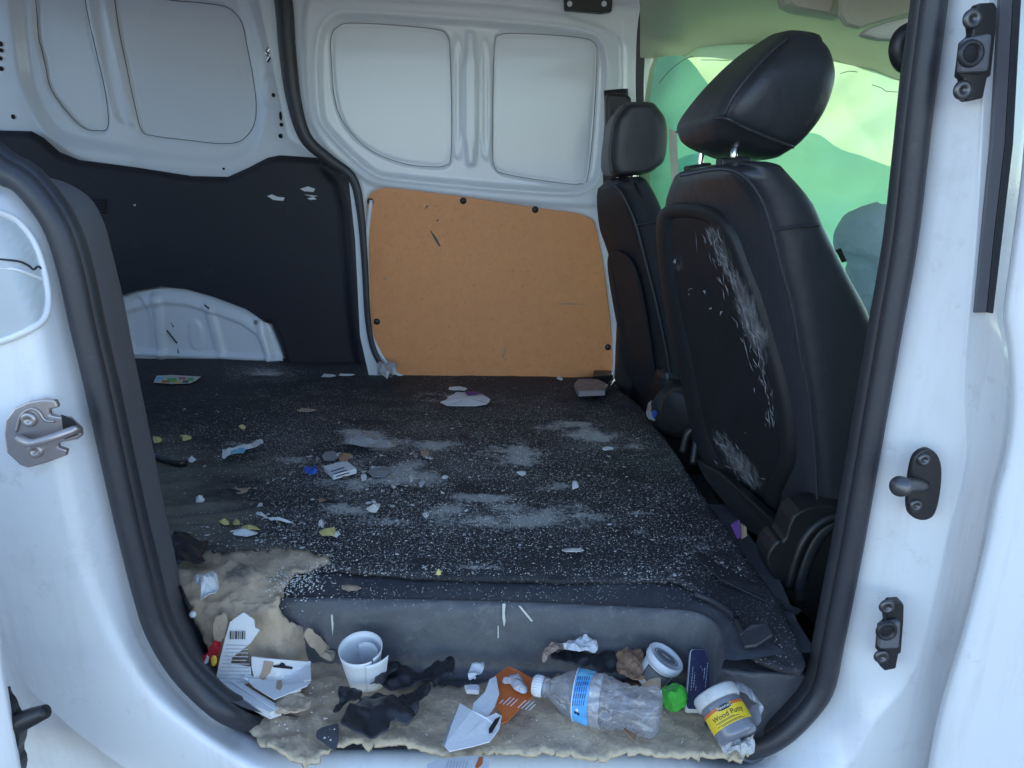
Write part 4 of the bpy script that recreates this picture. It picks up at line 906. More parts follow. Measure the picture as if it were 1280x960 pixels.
tube('seam', wl([(765, 216), (762, 195), (764, 172), (769, 150), (781, 132)], 2.052), .003, leather, h2, n=30, seg=8)
tube('headrest_post', wl([(792, 228), (793, 212)], 2.10), .008, chrome, h2, n=6, seg=10)
tube('headrest_post', wl([(773, 228), (774, 212)], 2.24), .008, chrome, h2, n=6, seg=10)
box('seat_base', (.47, 1.98, -.15), (1.05, 2.40, .16), blackpl, s2, .03)
box('seat_cushion', (.54, 1.99, .10), (1.12, 2.40, .24), leather, s2, .05)
lathe('recliner_cover', [(0, .022), (.06, .02), (.075, .012), (.08, 0)], frame(W(852, 515, 1.93), (-.3, -1, 0), (0, 0, 1)), blackpl, s2, 30)

# ------------------------------------------------------------------ rubbish on the sill
def card(name, pts, t, mat, parent=None, bev=.0, zadd=0.0, curl=None):
    """flat card lying on the foam: outline as seen, pts may carry their own height"""
    P = []
    for p in pts:
        zz = FZ(p[0], p[1])+zadd+(p[2] if len(p) > 2 else 0)
        P.append(G(p[0], p[1], zz))
    return slab(name, P, t, mat, parent, bev=bev)
def cardz(name, pts, z, t, mat, parent=None, bev=0.0):
    if z < -.085 and len(pts[0]) == 2 and max(p[1] for p in pts) < 905 and min(p[0] for p in pts) < 395: return drapecard(name, pts, z-ZF, t, mat, parent)
    return slab(name, [G(p[0], p[1], z+(p[2] if len(p) > 2 else 0)) for p in pts], t, mat, parent, bev=bev)
# crushed white carton with a barcode
ct = thing('torn_carton', 'torn white carton with barcode and grey lines, half buried in foam', 'carton', G(290, 830, ZF))
cardz('carton_face', [(288, 777), (296, 771), (305, 765), (318, 774), (319, 784), (325, 787), (314, 803), (290, 822), (289, 829), (314, 833), (315, 852), (300, 858), (271, 860), (269, 856), (274, 830), (280, 805)], ZF+.008, .002, paper, ct)
cardz('carton_side', [(271, 859), (286, 853), (290, 854), (345, 888), (352, 894), (338, 899), (300, 880)], ZF-.002, .012, paper, ct, .001)
cardz('carton_flap', [(288, 853), (292, 852), (348, 886), (345, 889)], ZF+.011, .0015, whitepl, ct)
cardz('carton_panel', [(288, 788), (308, 788), (308, 800), (287, 801)], ZF+.0102, .0004, whitepl, ct)
for i, w_ in enumerate([1.2, .5, .9, .5, 1.4, .6, 1.0, .5, .8, 1.3, .5, .9]):
    x = 287.5+i*1.65
    cardz('barcode_bar', [(x, 789), (x+w_, 789), (x+w_-.2, 799), (x-.2, 799)], ZF+.0108, .0003, ink, ct)
for i in range(11):
    y = 806+i*4.6; x0 = 283-i*1.05; x1 = min(310, 330-(y-800)*.9) if y < 828 else 312
    if x1-x0 > 6: cardz('printed_line', [(x0, y), (x1, y+.6), (x1, y+1.6), (x0, y+1.0)], ZF+.0103, .0003, papergrey, ct)
# hang tab card
hc = thing('hang_tab_card', 'torn white cardboard hang tab with slotted hole on the foam', 'card', G(350, 845, ZF))
cardz('card_body', [(315, 820), (330, 822), (388, 827), (389, 851), (380, 853), (376, 864), (352, 870), (345, 874), (325, 862), (303, 848), (306, 843), (318, 845), (315, 833)], ZF+.010, .0025, paper, hc)
cardz('torn_layer', [(304, 847), (320, 850), (345, 853), (360, 858), (388, 853), (384, 858), (350, 872), (343, 875), (318, 860)], ZF+.016, .0018, whitepl, hc)
cardz('hang_slot', [(341, 832), (349, 831), (352, 828), (355, 829), (357, 832), (366, 834), (365, 836.5), (350, 835), (342, 834)], ZF+.0128, .0004, hole, hc)
cardz('torn_patch', [(330, 826), (342, 828), (338, 840), (330, 850), (324, 847), (328, 838)], ZF+.0127, .0004, tanp, hc)
cardz('torn_patch', [(346, 851), (352, 850), (353, 858), (350, 863), (345, 861)], ZF+.0182, .0006, tanp, hc)
rw = thing('foil_wrapper', 'crumpled red and yellow sweet wrapper beside the torn carton', 'wrapper', G(266, 825, ZF))
sheet('wrapper_foil', [(254, 831), (262, 820), (268, 806), (277, 799), (279, 806), (274, 824), (272, 838), (268, 843), (262, 835), (255, 836)], ZF, redw, rw, .003, .016, 120, 2, .0006, .006)
sheet('wrapper_print', [(265, 826), (271, 822), (272, 832), (268, 839), (264, 833)], ZF+.016, yelw, rw, .003, .008, 160, 3, .0004, .004)
sheet('wrapper_edge', [(255, 830), (261, 824), (262, 829), (257, 834)], ZF+.010, paper, rw, .003, .008, 160, 5, .0004, .003)
ti_ = tag(sheet('paper_tissue', [(245, 735), (253, 731), (259, 738), (262, 729), (269, 727), (274, 738), (274, 747), (266, 757), (258, 759), (250, 758), (254, 748), (246, 742)], .024, paper, None, .004, .022, 60, 7, .0008, .008), 'crumpled white tissue on the foam near the left door seal', 'tissue')
nb = thing('drain_bolt', 'small dark rod with white tip lying by the left seal', 'rod', G(232, 755, 0))
tube('rod', [G(225, 733, .022), G(232, 750, .012), G(239, 762, -.0)], .0028, blackpl, nb, n=12, seg=8)
lathe('rod_tip', [(0, .004), (.0045, .003), (.0055, -.001), (.003, -.004), (0, -.004)], frame(G(241, 768, -.004), (.3, -.8, .4), (1, 0, 0)), whitepl, nb, 14)
# curled paper cup
cpc = G(455, 853, ZF-.012)
cc = thing('paper_tube', 'white curled card tube standing open beside the black gloves', 'card tube', cpc)
TOPC = W(451, 809, cpc.y-.004); axc = (TOPC-cpc).normalized(); Mc = frame(cpc, axc, (0, -1, 0)); Hc = (TOPC-cpc).length
def cone_sheet(name, a0, a1, r0, r1, h0, h1, sp=0.0, mat=whitepl, n=44):
    vs = []
    for j in range(8):
        t = j/7
        for i in range(n):
            u = i/(n-1); a = a0+(a1-a0)*u; rr_ = r0+(r1-r0)*t+sp*u; h = h0+(h1-h0)*t
            tilt = .004*math.cos(a)*t
            vs.append(Mc @ Vector((rr_*math.cos(a), rr_*math.sin(a), h-tilt*1.1)))
    o = add_mesh(name, vs, grid_faces(8, n), mat, cc); solid(o, .001, 0)
cone_sheet('tube_wall', .75, .75+2*math.pi*.98, .021, .033, 0, Hc, .0025)
cone_sheet('inner_curl', .9, 3.6, .0235, .030, .004, Hc*.90, -.018, papergrey)  # greyer than the wall, standing in for shade inside the tube
cone_sheet('outer_flap', .35, 1.25, .026, .037, .002, Hc*.95, .010)
# black gloves / cloth
g1 = thing('nitrile_glove', 'black nitrile glove stretched out beside the white tube', 'glove', G(505, 850, ZF))
sheet('glove_palm', [(455, 858), (470, 843), (487, 834), (498, 834), (505, 843), (530, 844), (545, 838), (555, 834), (562, 842), (548, 852), (528, 862), (520, 866), (500, 871), (475, 867), (465, 861)], ZF, blackcloth, g1, .0034, 0.015, 40, 11, .0008, .003, sm=True)
sheet('glove_finger', [(543, 838), (553, 830), (560, 825), (567, 825), (569, 832), (568, 845), (564, 852), (560, 846), (552, 852), (545, 862), (540, 866), (544, 850)], ZF+.012, blackcloth, g1, .0034, 0.009, 55, 13, .0008, .003, sm=True)
sheet('glove_finger', [(470, 846), (484, 832), (496, 832), (499, 840), (486, 846), (480, 858), (468, 858)], ZF+.014, blackcloth, g1, .0034, 0.007, 55, 14, .0008, .003, sm=True)
g2 = thing('nitrile_glove', 'dusty black nitrile glove bunched up on the front foam edge', 'glove', G(470, 905, ZF))
sheet('glove_palm', [(427, 915), (440, 898), (452, 882), (462, 876), (477, 872), (490, 880), (500, 890), (516, 897), (521, 905), (515, 913), (506, 917), (495, 914), (486, 916), (488, 925), (478, 929), (460, 929), (440, 926), (427, 922)], ZF+.002, blackcloth, g2, .0034, 0.021, 34, 17, .0008, .003, sm=True)
sheet('glove_finger', [(493, 880), (505, 876), (519, 873), (524, 866), (534, 862), (540, 866), (532, 876), (523, 884), (524, 893), (514, 896), (500, 890)], ZF+.004, blackcloth, g2, .0034, 0.013, 55, 19, .0008, .003, sm=True)
g3 = tag(sheet('rubber_scrap', [(424, 866), (430, 864), (445, 868), (453, 867), (452, 878), (444, 882), (437, 884), (430, 886), (426, 893), (416, 896), (418, 888), (426, 882), (422, 874)], ZF+.002, blackcloth, None, .0034, 0.011, 55, 23, .0008, .003, sm=True), 'folded black rubber scrap left of the bunched black glove', 'rubber scrap')
tag(sheet('tape_patch', [(396, 914), (420, 906), (424, 908), (423, 936), (416, 940), (404, 930), (395, 926)], ZF-.003, darkpaper, None, .005, .003, 40, 29, .001, 0), 'charcoal grey patch stuck to the front of the foam', 'patch')
tag(sheet('foam_tuft', [(386, 786), (400, 802), (412, 812), (420, 822), (416, 830), (406, 828), (396, 818), (384, 806), (378, 796)], ZF+.004, foam, None, .004, .007, 80, 31, .003, .002), 'torn yellowish foam tuft leaning on the step beside the white tube', 'foam tuft')
tag(sheet('foam_tuft', [(340, 862), (372, 870), (392, 880), (384, 893), (360, 898), (338, 895), (348, 882)], ZF, foam, None, .004, .008, 80, 33, .003, .002), 'smeared foam lump in front of the white hang tab card', 'foam tuft')
tag(sheet('foam_tuft', [(268, 780), (280, 770), (287, 778), (283, 800), (276, 810), (268, 800)], ZF, foam, None, .004, .010, 80, 35, .003, .004), 'curled foam tuft behind the red sweet wrapper', 'foam tuft')
# orange packaging card
oc_ = thing('packaging_card', 'orange and white torn packaging card with clear blister on the foam', 'packaging card', G(610, 890, ZF))
cardz('orange_print', [(618, 846, .006), (634, 834, .012), (646, 838, .012), (660, 846, .008), (668, 850, .006), (664, 860, .004), (671, 866, .002), (650, 886, .002), (634, 903, .003), (622, 906, .004), (618, 900, .005), (628, 892, .005), (620, 885, .007), (622, 868, .008)], ZF+.006, .0015, orange, oc_)
cardz('inner_face', [(592, 880, .010), (606, 866, .012), (612, 850, .014), (620, 846, .014), (624, 868, .014), (618, 884, .012), (608, 899, .008), (590, 888, .010)], ZF+.008, .0014, paper, oc_)
cardz('white_flap', [(575, 880, .006), (590, 889, .010), (608, 898, .010), (620, 892, .010), (627, 896, .008), (624, 912, .004), (612, 928, .002), (590, 934, .001), (562, 940, .001), (556, 933, .002), (564, 908, .004)], ZF+.011, .0016, paper, oc_)
cardz('torn_edge', [(575, 880, .006), (579, 882, .006), (566, 908, .004), (564, 918, .004), (558, 927, .003), (561, 934, .002), (570, 937, .001), (562, 941, .001), (553, 930, .001), (560, 908, .003)], ZF+.0095, .0014, greyscrap, oc_)
cardz('flap_slot', [(626, 895, .009), (622, 904, .008), (615, 916, .005), (611, 917, .005), (611, 911, .006), (619, 899, .009)], ZF+.0136, .0004, hole, oc_)
for i in range(9):
    a = (624+i*4.6, 879+i*1.1); L = [7, 14, 14, 13, 4, 15, 16, 16, 12][i]
    if i == 4: continue
    dx, dy = L*.66, -L*.62
    cardz('printed_line', [(a[0], a[1], .0055), (a[0]+dx, a[1]+dy, .0055), (a[0]+dx+.9, a[1]+dy+.5, .0055), (a[0]+.9, a[1]+.5, .0055)], ZF+.0086, .0004, whiteink, oc_)
sheet('clear_blister', [(637, 848), (645, 846), (656, 856), (660, 866), (654, 870), (642, 864), (638, 858), (630, 861), (627, 856), (632, 853)], ZF+.018, film, oc_, .003, .008, 70, 37, .0005, .008)
cardz('blister_back', [(639, 850, .004), (645, 848, .004), (655, 858, .004), (658, 866, .004), (652, 867, .004), (642, 861, .004)], ZF+.012, .0006, papergrey, oc_)
psc = tag(sheet('paper_scrap', [(585, 846), (592, 834), (600, 833), (605, 833), (605, 842), (598, 850), (590, 858), (585, 853)], ZF+.006, paper, None, .003, .010, 50, 41, .0008, .003), 'small white paper scrap with black marks behind the orange card', 'paper scrap')
cardz('black_mark', [(588, 851), (592, 848), (593, 850), (589, 853)], ZF+.0175, .0003, ink, psc)
cardz('black_mark', [(594, 845), (597, 843), (598, 845), (595, 847)], ZF+.0175, .0003, ink, psc)
tag(cardz('foam_offcut', [(580, 861), (596, 860), (600, 862), (599, 869), (583, 868)], ZF, .008, whitepl, None, .002), 'small pale rectangular offcut behind the white torn flap', 'offcut')
pl = thing('printed_leaflet', 'white printed leaflet hanging below the front edge of the foam', 'leaflet', G(575, 955, ZF-.02))
cardz('leaflet_sheet', [(534, 956), (545, 950), (575, 946), (600, 945), (612, 948), (610, 975), (534, 975)], ZF-.015, .001, paper, pl)
for i in range(7): cardz('printed_line', [(560+i*4, 951), (561.2+i*4, 951), (557+i*4, 966), (556+i*4, 966)], ZF-.0136, .0003, papergrey, pl)
cardz('orange_mark', [(599, 946), (604, 946), (603, 955), (596, 962), (594, 958)], ZF-.0136, .0003, orange, pl)
# water bottle
A_ = G(668, 856, ZF+.030); B_ = G(826, 893, ZF+.030)
ax = (B_-A_); Lb = ax.length; ax.normalize(); toc = (CP-A_).normalized()
MB_ = frame(A_, ax, toc)
bt = thing('water_bottle', 'crushed clear plastic water bottle with blue label lying on the foam', 'bottle', (A_+B_)/2-Vector((0, 0, .03)))
rb = .0335
rnb = np.random.RandomState(8)
def crush(p):
    t = p.z/Lb; k = sstep(.45, .6, np.array([t]))[0]*.5+sstep(.12, .2, np.array([t]))[0]*.5
    th = math.atan2(p.y, p.x)
    n = fbm((math.cos(th)*2.2, math.sin(th)*2.2, p.z*38), 4); n2 = fbm((math.cos(th)*5, math.sin(th)*5, p.z*90+4), 2)
    lab = 1-.75*math.exp(-((t-.34)/.11)**2)
    s_ = 1+(k*(.26*n+.10*n2)-.10*k*sstep(.5, .75, np.array([t]))[0])*lab
    return Vector((p.x*s_, p.y*s_*1.04, p.z))
prof = [(.0125, .002), (.0125, .016), (.0150, .018), (.0150, .020), (.0128, .021), (.014, .026), (.020, .036), (.027, .047), (.0325, .060), (rb, .068)]
zz = .068; k = 0
while zz < Lb-.012:
    prof.append((rb-(.0016 if k % 3 == 1 else 0), zz)); zz += .004; k += 1
prof += [(rb, Lb-.010), (rb-.003, Lb-.003), (rb-.010, Lb), (.010, Lb-.006), (0, Lb-.008)]
lathe('bottle_body', prof, MB_, petb, bt, 72, crush)
cp_prof = [(0, -.002), (.0125, -.002), (.0148, 0), (.0152, .003), (.0152, .013), (.0145, .0145)]
cap = lathe('bottle_cap', cp_prof, MB_, whitepl, bt, 30)
for i in range(26):
    th = 2*math.pi*i/26; c = Vector((.0153*math.cos(th), .0153*math.sin(th), 0))
    tube('cap_rib', [MB_ @ (c+Vector((0, 0, .002))), MB_ @ (c+Vector((0, 0, .012)))], .0006, whitepl, cap, n=2, seg=5)
def on_bottle(u, v, lift=.0012):      # u along the axis from the cap, v angle
    p = Vector((rb*math.cos(v), rb*math.sin(v), u)); p = crush(p); q = Vector((p.x, p.y, 0)); q.normalize()
    return MB_ @ (p+q*lift)
def label_patch(name, u0, u1, v0, v1, mat, lift, parent, nu=10, nv=40, sk=0.0):
    vs = [on_bottle(u0+(u1-u0)*i/(nu-1)+sk*(j/(nv-1)-.5), v0+(v1-v0)*j/(nv-1), lift) for i in range(nu) for j in range(nv)]
    return add_mesh(name, vs, grid_faces(nu, nv), mat, parent)
lb = label_patch('bottle_label', .066, .089, -1.75, 1.75, labelblue, .0026, bt, sk=.006)
label_patch('label_band', .0895, .105, -1.7, 1.7, film, .0022, bt, sk=.006)
label_patch('label_edge', .0655, .0668, -1.7, 1.72, paper, .0030, bt, sk=.006)
label_patch('label_fade', .068, .0885, -1.6, -.75, cyanp, .0029, bt, nv=20)
for i in range(6):
    u = .0685+i*.0031
    for q in range(5):
        v = .42-q*.24-.02*i
        label_patch('printed_line', u, u+.0011, v-.2, v, bluink, .0034, lb, 2, 6)
for q, (du, dv) in enumerate(((0, 0), (.004, .05), (.002, -.12))):
    label_patch('label_mark', .072+du, .0755+du, .62+dv, .74+dv, ink if q < 2 else whiteink, .0035, lb, 3, 6)
# brown card, black cloth, tan strip behind the bottle
bc = tag(sheet('cardboard_piece', [(768, 820), (784, 818), (802, 822), (804, 832), (800, 850), (806, 862), (790, 860), (772, 852), (770, 834)], ZF+.016, brownp, None, .004, .016, 70, 51, .002, .006), 'stained brown cardboard piece between the bottle and the white tub', 'cardboard')
tag(cardz('cardboard_piece', [(800, 860, 0), (812, 850, .02), (826, 848, .024), (826, 862, .01), (822, 868, 0)], ZF+.004, .002, tanp), 'pale tan cardboard corner beside the green wrapper', 'cardboard')
tag(cardz('cardboard_piece', [(776, 910), (790, 912), (802, 914), (795, 921), (793, 927), (786, 920)], ZF+.002, .002, brownp), 'brown cardboard corner sticking out under the bottle', 'cardboard')
bk = tag(sheet('cloth_rag', [(686, 826), (700, 822), (722, 822), (745, 826), (765, 820), (770, 834), (774, 850), (760, 852), (740, 846), (720, 840), (690, 838)], ZF+.012, blackcloth, None, .0034, 0.017, 38, 53, .001, .003, sm=True), 'dark crumpled rag behind the water bottle', 'rag')
tag(sheet('tan_strip', [(678, 826), (682, 816), (692, 810), (704, 808), (706, 816), (698, 819), (686, 824), (684, 832), (678, 832)], ZF+.030, tanp, None, .004, .012, 70, 55, .001, .006), 'curled tan strip draped over the dark rag', 'strip')
tag(sheet('paper_tissue', [(703, 812), (712, 806), (728, 805), (731, 803), (738, 807), (747, 812), (746, 821), (735, 822), (716, 820), (706, 820)], ZF+.036, paper, None, .004, .014, 60, 57, .0008, .008), 'white crumpled tissue on top of the dark rag', 'tissue')
# white tub with printed lid
JL = W(833, 821, 1.035); jv = (CP-JL).normalized(); jr_ = (rt-jv*rt.dot(jv)).normalized(); ju = jv.cross(jr_); jax = (jr_*.50+ju*.60+jv*.42).normalized()
jh = .050; J0 = JL-jax*jh
MJ = frame(J0, jax, (-.35, -1, .2))
jr = .0285
tb = thing('white_tub', 'small white tub with printed oval lid tilted against the step', 'tub', J0)
lathe('tub_body', [(0, -.004), (jr*.78, -.004), (jr*.82, 0), (jr*.94, jh-.010), (jr*.94, jh-.006)], MJ, whitepl, tb, 40)
ld = lathe('tub_lid', [(jr*.95, jh-.012), (jr*1.04, jh-.012), (jr*1.07, jh-.009), (jr*1.07, jh-.001), (jr*1.03, jh+.001), (jr*.92, jh+.001), (jr*.90, jh-.0005), (0, jh-.0005)], MJ, whitepl, tb, 48)
def oval_ring(name, ra, rb_, w_, h, mat, parent):
    n = 48; vs = []
    for k in range(n):
        th = 2*math.pi*k/n
        for e in (0, w_): vs.append(MJ @ Vector(((ra-e)*math.cos(th), (rb_-e)*math.sin(th), h)))
    f = [(2*k, 2*((k+1) % n), 2*((k+1) % n)+1, 2*k+1) for k in range(n)]; return add_mesh(name, vs, f, mat, parent)
oval_ring('lid_print_ring', jr*.46, jr*.72, .0012, jh+.0002, ink, ld)
oval_ring('lid_print_oval', jr*.36, jr*.60, jr*.30, jh+.0002, greymix, ld)
def cyl_patch(name, Mx, r_, z0, z1, a0, a1, mat, parent, lift=.0004, taper=0, n=20):
    vs = []
    for i in range(4):
        z = z0+(z1-z0)*i/3; rr_ = r_+taper*(z)
        for k in range(n):
            a = a0+(a1-a0)*k/(n-1); vs.append(Mx @ Vector(((rr_+lift)*math.cos(a), (rr_+lift)*math.sin(a), z)))
    return add_mesh(name, vs, grid_faces(4, n), mat, parent)
tl = cyl_patch('tub_label', MJ, jr*.82, .008, .033, -.75, .95, ink, tb, .0005, .12*jr/(jh-.01))
cyl_patch('label_print', MJ, jr*.82, .0095, .0315, -.68, .88, greymix, tl, .0009, .12*jr/(jh-.01))
# green wrapper
gw_ = thing('foil_wrapper', 'crumpled bright green foil wrapper between tub and navy box', 'wrapper', G(840, 880, ZF))
gc = G(841, 870, ZF+.022); bm_ = bmesh.new(); bmesh.ops.create_icosphere(bm_, subdivisions=3, radius=1); rg_ = np.random.RandomState(9)
vs = []
pl_ = rg_.normal(size=(26, 3)); pl_ /= np.linalg.norm(pl_, axis=1)[:, None]; ph_ = rg_.uniform(.6, 1.0, 26)
for v in bm_.verts:
    d = np.array(v.co); k = min([h_/max(1e-3, d@n_) for n_, h_ in zip(pl_, ph_) if d@n_ > .2]+[1.15]); k += .16*abs(fbm(tuple(d*4+2), 3))-.05
    vs.append(gc+Vector((d[0]*.023, d[1]*.025, d[2]*.026))*k)
o = add_mesh('wrapper_foil', vs, [tuple(x.index for x in f_.verts) for f_ in bm_.faces], greenw, gw_, smooth=False); bm_.free()
# navy box
NB = [G(857, 887, ZF), G(884, 888, ZF), W(892, 812, 1.055), W(863, 811, 1.055)]
nrm = (NB[1]-NB[0]).cross(NB[3]-NB[0]).normalized()
if nrm.dot(CP-NB[0]) < 0: nrm = -nrm
def bil(u, v): return (NB[0]*(1-u)+NB[1]*u)*(1-v)+(NB[3]*(1-u)+NB[2]*u)*v
nbx = thing('navy_box', 'flat navy box with white printed text leaning on the step', 'box', NB[0])
def rrect(u0, v0, u1, v1, ru, rv, n=5):
    out = []
    for (cu, cv, a0) in ((u1-ru, v1-rv, 0), (u0+ru, v1-rv, 90), (u0+ru, v0+rv, 180), (u1-ru, v0+rv, 270)):
        for k in range(n):
            a = R(a0+90*k/(n-1)); out.append((cu+ru*math.cos(a), cv+rv*math.sin(a)))
    return out
slab('box_body', [bil(u, v)-nrm*.014 for u, v in rrect(0, 0, 1, 1, .16, .06)], .014, paper, nbx, d=nrm, bev=.001)
nf = slab('box_front', [bil(u, v) for u, v in rrect(.035, .012, .965, .988, .14, .055)], .0008, navy, nbx, d=nrm)
rnn = np.random.RandomState(5)
for i in range(7):
    u = .16+i*.105; v0 = .28+rnn.uniform(0, .1); v1 = .78-rnn.uniform(0, .12)
    v = v0
    while v < v1:
        L = rnn.uniform(.015, .05); w_ = .05 if i == 3 else .022
        slab('printed_word', [bil(u, v)+nrm*.0009, bil(u+w_, v)+nrm*.0009, bil(u+w_, v+L)+nrm*.0009, bil(u, v+L)+nrm*.0009], .0002, whiteink, nf, d=nrm); v += L+.014
# wood putty jar
PB = G(925, 925, ZF+.014)
pax = Vector((-.30, .70, .42)).normalized(); PL = .074; MP = frame(PB, pax, (CP-PB)+Vector((0, 0, .25)))
pr = .0305
wpj = thing('putty_jar', 'grey wood putty jar with yellow label lying at the sill front', 'jar', PB-Vector((0, 0, .03)))
lathe('jar_body', [(0, .001), (pr*.85, .001), (pr*.97, .004), (pr, .009), (pr, PL*.66), (pr*.99, PL*.70), (pr*.93, PL*.74)], MP, putty, wpj, 48)
lathe('jar_lid', [(pr*.9, PL*.73), (pr*1.06, PL*.73), (pr*1.10, PL*.75), (pr*1.10, PL*.93), (pr*1.05, PL*.97), (0, PL*.97)], MP, M('dirty_lid_plastic', (.55, .55, .54), .55, var=.12, vscale=50, dirt=(.25, .22, .19), dirt_amt=.7, dscale=45, dthr=.5), wpj, 48)
z0, z1 = PL*.24, PL*.60
jl = cyl_patch('jar_label', MP, pr, z0, z1, -1.35, 1.35, yellow, wpj, .0006, 0, 40)
cyl_patch('label_top_strip', MP, pr, z1-.004, z1, -1.3, -.35, orange, jl, .0009, 0, 16)  # orange strips along the label's top edge
cyl_patch('label_top_strip', MP, pr, z1-.004, z1, .4, 1.3, orange, jl, .0009, 0, 16)
def wrap_text(s_, size, zc, ac, mat, parent, nm, r_=pr, Mx=MP, lift=.0012):
    v, f = text_mesh(s_, size)
    vs = [Mx @ Vector(((r_+lift)*math.cos(ac+x/r_), (r_+lift)*math.sin(ac+x/r_), zc+y)) for x, y, z in v]
    return add_mesh(nm, vs, f, mat, parent, smooth=False)
wrap_text('Wood Putty', .0098, z0+(z1-z0)*.40, .02, ink, jl, 'label_text')
# oval emblem
n = 28; vs = [MP @ Vector(((pr+.0011)*math.cos(.02), (pr+.0011)*math.sin(.02), z1-.0035))]
for k in range(n):
    th = 2*math.pi*k/n; a = .02+.0115*math.cos(th)/pr; vs.append(MP @ Vector(((pr+.0011)*math.cos(a), (pr+.0011)*math.sin(a), z1-.0035+.0036*math.sin(th))))
em = add_mesh('emblem', vs, [(0, 1+k, 1+(k+1) % n) for k in range(n)], ink, jl)
wrap_text('MINWAX', .0050, z1-.0052, .02, whiteink, em, 'emblem_text', lift=.0015)
for i, (zz, a0, a1) in enumerate(((.30, -.75, .25), (.24, -.62, .5), (.12, -.75, .55), (.06, -.5, .7))):
    z = z0+(z1-z0)*zz; cyl_patch('printed_line', MP, pr, z, z+.0006, a0, a1, ink, jl, .001, 0, 10)
sheet('dried_crust', [(898, 938), (908, 933), (920, 930), (932, 931), (940, 936), (940, 948), (930, 952), (905, 948)], ZF-.004, crust, wpj, .003, .014, 110, 61, .003, .010)
lp_ = [G(905, 876, ZF+.045), G(910, 862, ZF+.05), G(922, 858, ZF+.05), G(935, 864, ZF+.045), G(946, 874, ZF+.035), G(949, 884, ZF+.025), G(944, 893, ZF+.015), G(938, 900, ZF+.004)]
vs = []
Pc = catmull(lp_, 40)
for i, p in enumerate(Pc):
    w_ = .010+.004*math.sin(i*.4); n = fbm((i*.2, 0, 3), 2)*.006
    vs += [Vector(p)+Vector((0.003+n, -w_*.8, -w_*.5)), Vector(p)+Vector((0, n, .003)), Vector(p)+Vector((-.003-n, w_*.8, w_*.3))]
add_mesh('seal_band', vs, grid_faces(40, 3), film, wpj)

# ------------------------------------------------------------------ litter on the floor mat
def scrap(px, py, w, h, mat, label, name='paper_scrap', cat='scrap', seed=0, ang=0, n=9, z=.012, t=.0012, wave=.003, group=None, jag=.35):
    rs = np.random.RandomState(seed+int(px)*7+int(py)); P = []; zc = z
    for k in range(n):
        a = 2*math.pi*k/n; r_ = 1+rs.uniform(-jag, jag*.5)
        x = math.cos(a)*w/2*r_; y = math.sin(a)*h/2*r_; ca, sa = math.cos(R(ang)), math.sin(R(ang))
        P.append(G(px+x*ca-y*sa, py+x*sa+y*ca, z)+Vector((0, 0, rs.uniform(0, wave))))
    c = sum(P, Vector())/n+Vector((0, 0, wave)); vs = P+[c]
    if Vector((P[1]-P[0])).cross(c-P[0]).z < 0: f = [(k, n, (k+1) % n) for k in range(n)]
    else: f = [(k, (k+1) % n, n) for k in range(n)]
    o = add_mesh(name, vs, f, mat, None, smooth=False)
    m = o.modifiers.new('thickness', 'SOLIDIFY'); m.thickness = t
    if label: tag(o, label, cat, group)
    return o
scrap(583, 500, 62, 18, paper, 'large flat torn white paper on the floor before the tan panel', cat='paper', n=16, jag=.3, wave=.006)
scrap(572, 486, 22, 6, paper, 'narrow torn paper strip beyond the large white paper', cat='paper', n=9)
scrap(590, 492, 22, 5, purple, 'small purple print fragment on the large white paper', 'printed_fragment', 'scrap', z=.021, t=.0006, wave=.001)
fx = thing('flyer', 'colourful printed flyer near the white wheel arch', 'flyer', G(222, 475, .012))
slab('flyer_sheet', gl([(192, 478), (196, 470), (214, 469), (232, 470), (251, 471), (246, 475), (238, 479), (215, 480)], .012), .001, offwhite, fx)
for q, (x, y, w, h, mt) in enumerate([(200, 473, 10, 4, cyanp), (215, 475, 12, 5, greenw), (228, 473, 9, 3, redw), (238, 474, 8, 4, greenw), (207, 477, 10, 3, orange), (222, 478, 9, 2, yelw), (232, 477, 7, 2.5, ink)]):
    slab('colour_print', gl([(x-w/2, y-h/2), (x+w/2, y-h/2), (x+w/2, y+h/2), (x-w/2, y+h/2)], .0134), .0003, mt, fx)
rwp = thing('torn_wrapper', 'twisted white and blue torn wrapper on the left floor', 'wrapper', G(303, 567, .012))
sheet('wrapper_body', [(277, 572), (285, 566), (298, 563), (308, 562), (318, 556), (330, 553), (329, 562), (318, 568), (300, 571), (286, 576), (280, 581)], .014, paper, rwp, .006, .016, 40, 71, .0008, .004)
sheet('blue_print', [(286, 568), (298, 563), (307, 562), (306, 569), (294, 572)], .026, cyanp, rwp, .006, .010, 40, 72, .0006, .003)
tag(sheet('plastic_sheet', [(428, 558), (440, 548), (452, 542), (470, 548), (490, 558), (498, 564), (480, 568), (455, 562)], .014, film, None, .007, .014, 30, 73, .0008, .006), 'clear crinkled plastic sheet among the debris in mid floor', 'plastic sheet')
wb = thing('matchbox', 'small white box with blue lines lying in mid floor', 'box', G(425, 592, .012))
slab('box_body', gl([(405, 589), (433, 581), (446, 592), (417, 600)], .012), .012, paper, wb, bev=.001)
for i in range(3):
    y = 587+i*3.2; slab('printed_line', gl([(413+i*3, y+2), (430+i*3, y-3), (431+i*3, y-2), (414+i*3, y+3)], .0245), .0003, bluink, wb)
tag(sheet('blue_foil', [(379, 591), (388, 588), (396, 591), (398, 597), (388, 600), (380, 597)], .012, blue, None, .004, .016, 60, 75, .0008, .008), 'crumpled bright blue foil beside the small white box', 'foil')
scrap(430, 573, 20, 12, brownp, 'brown card scrap behind the small white box', 'card_scrap', 'card', z=.02, wave=.01)
scrap(474, 590, 32, 16, greyscrap, 'flat grey brown card piece right of the small white box', 'card_scrap', 'card', n=6, jag=.12)
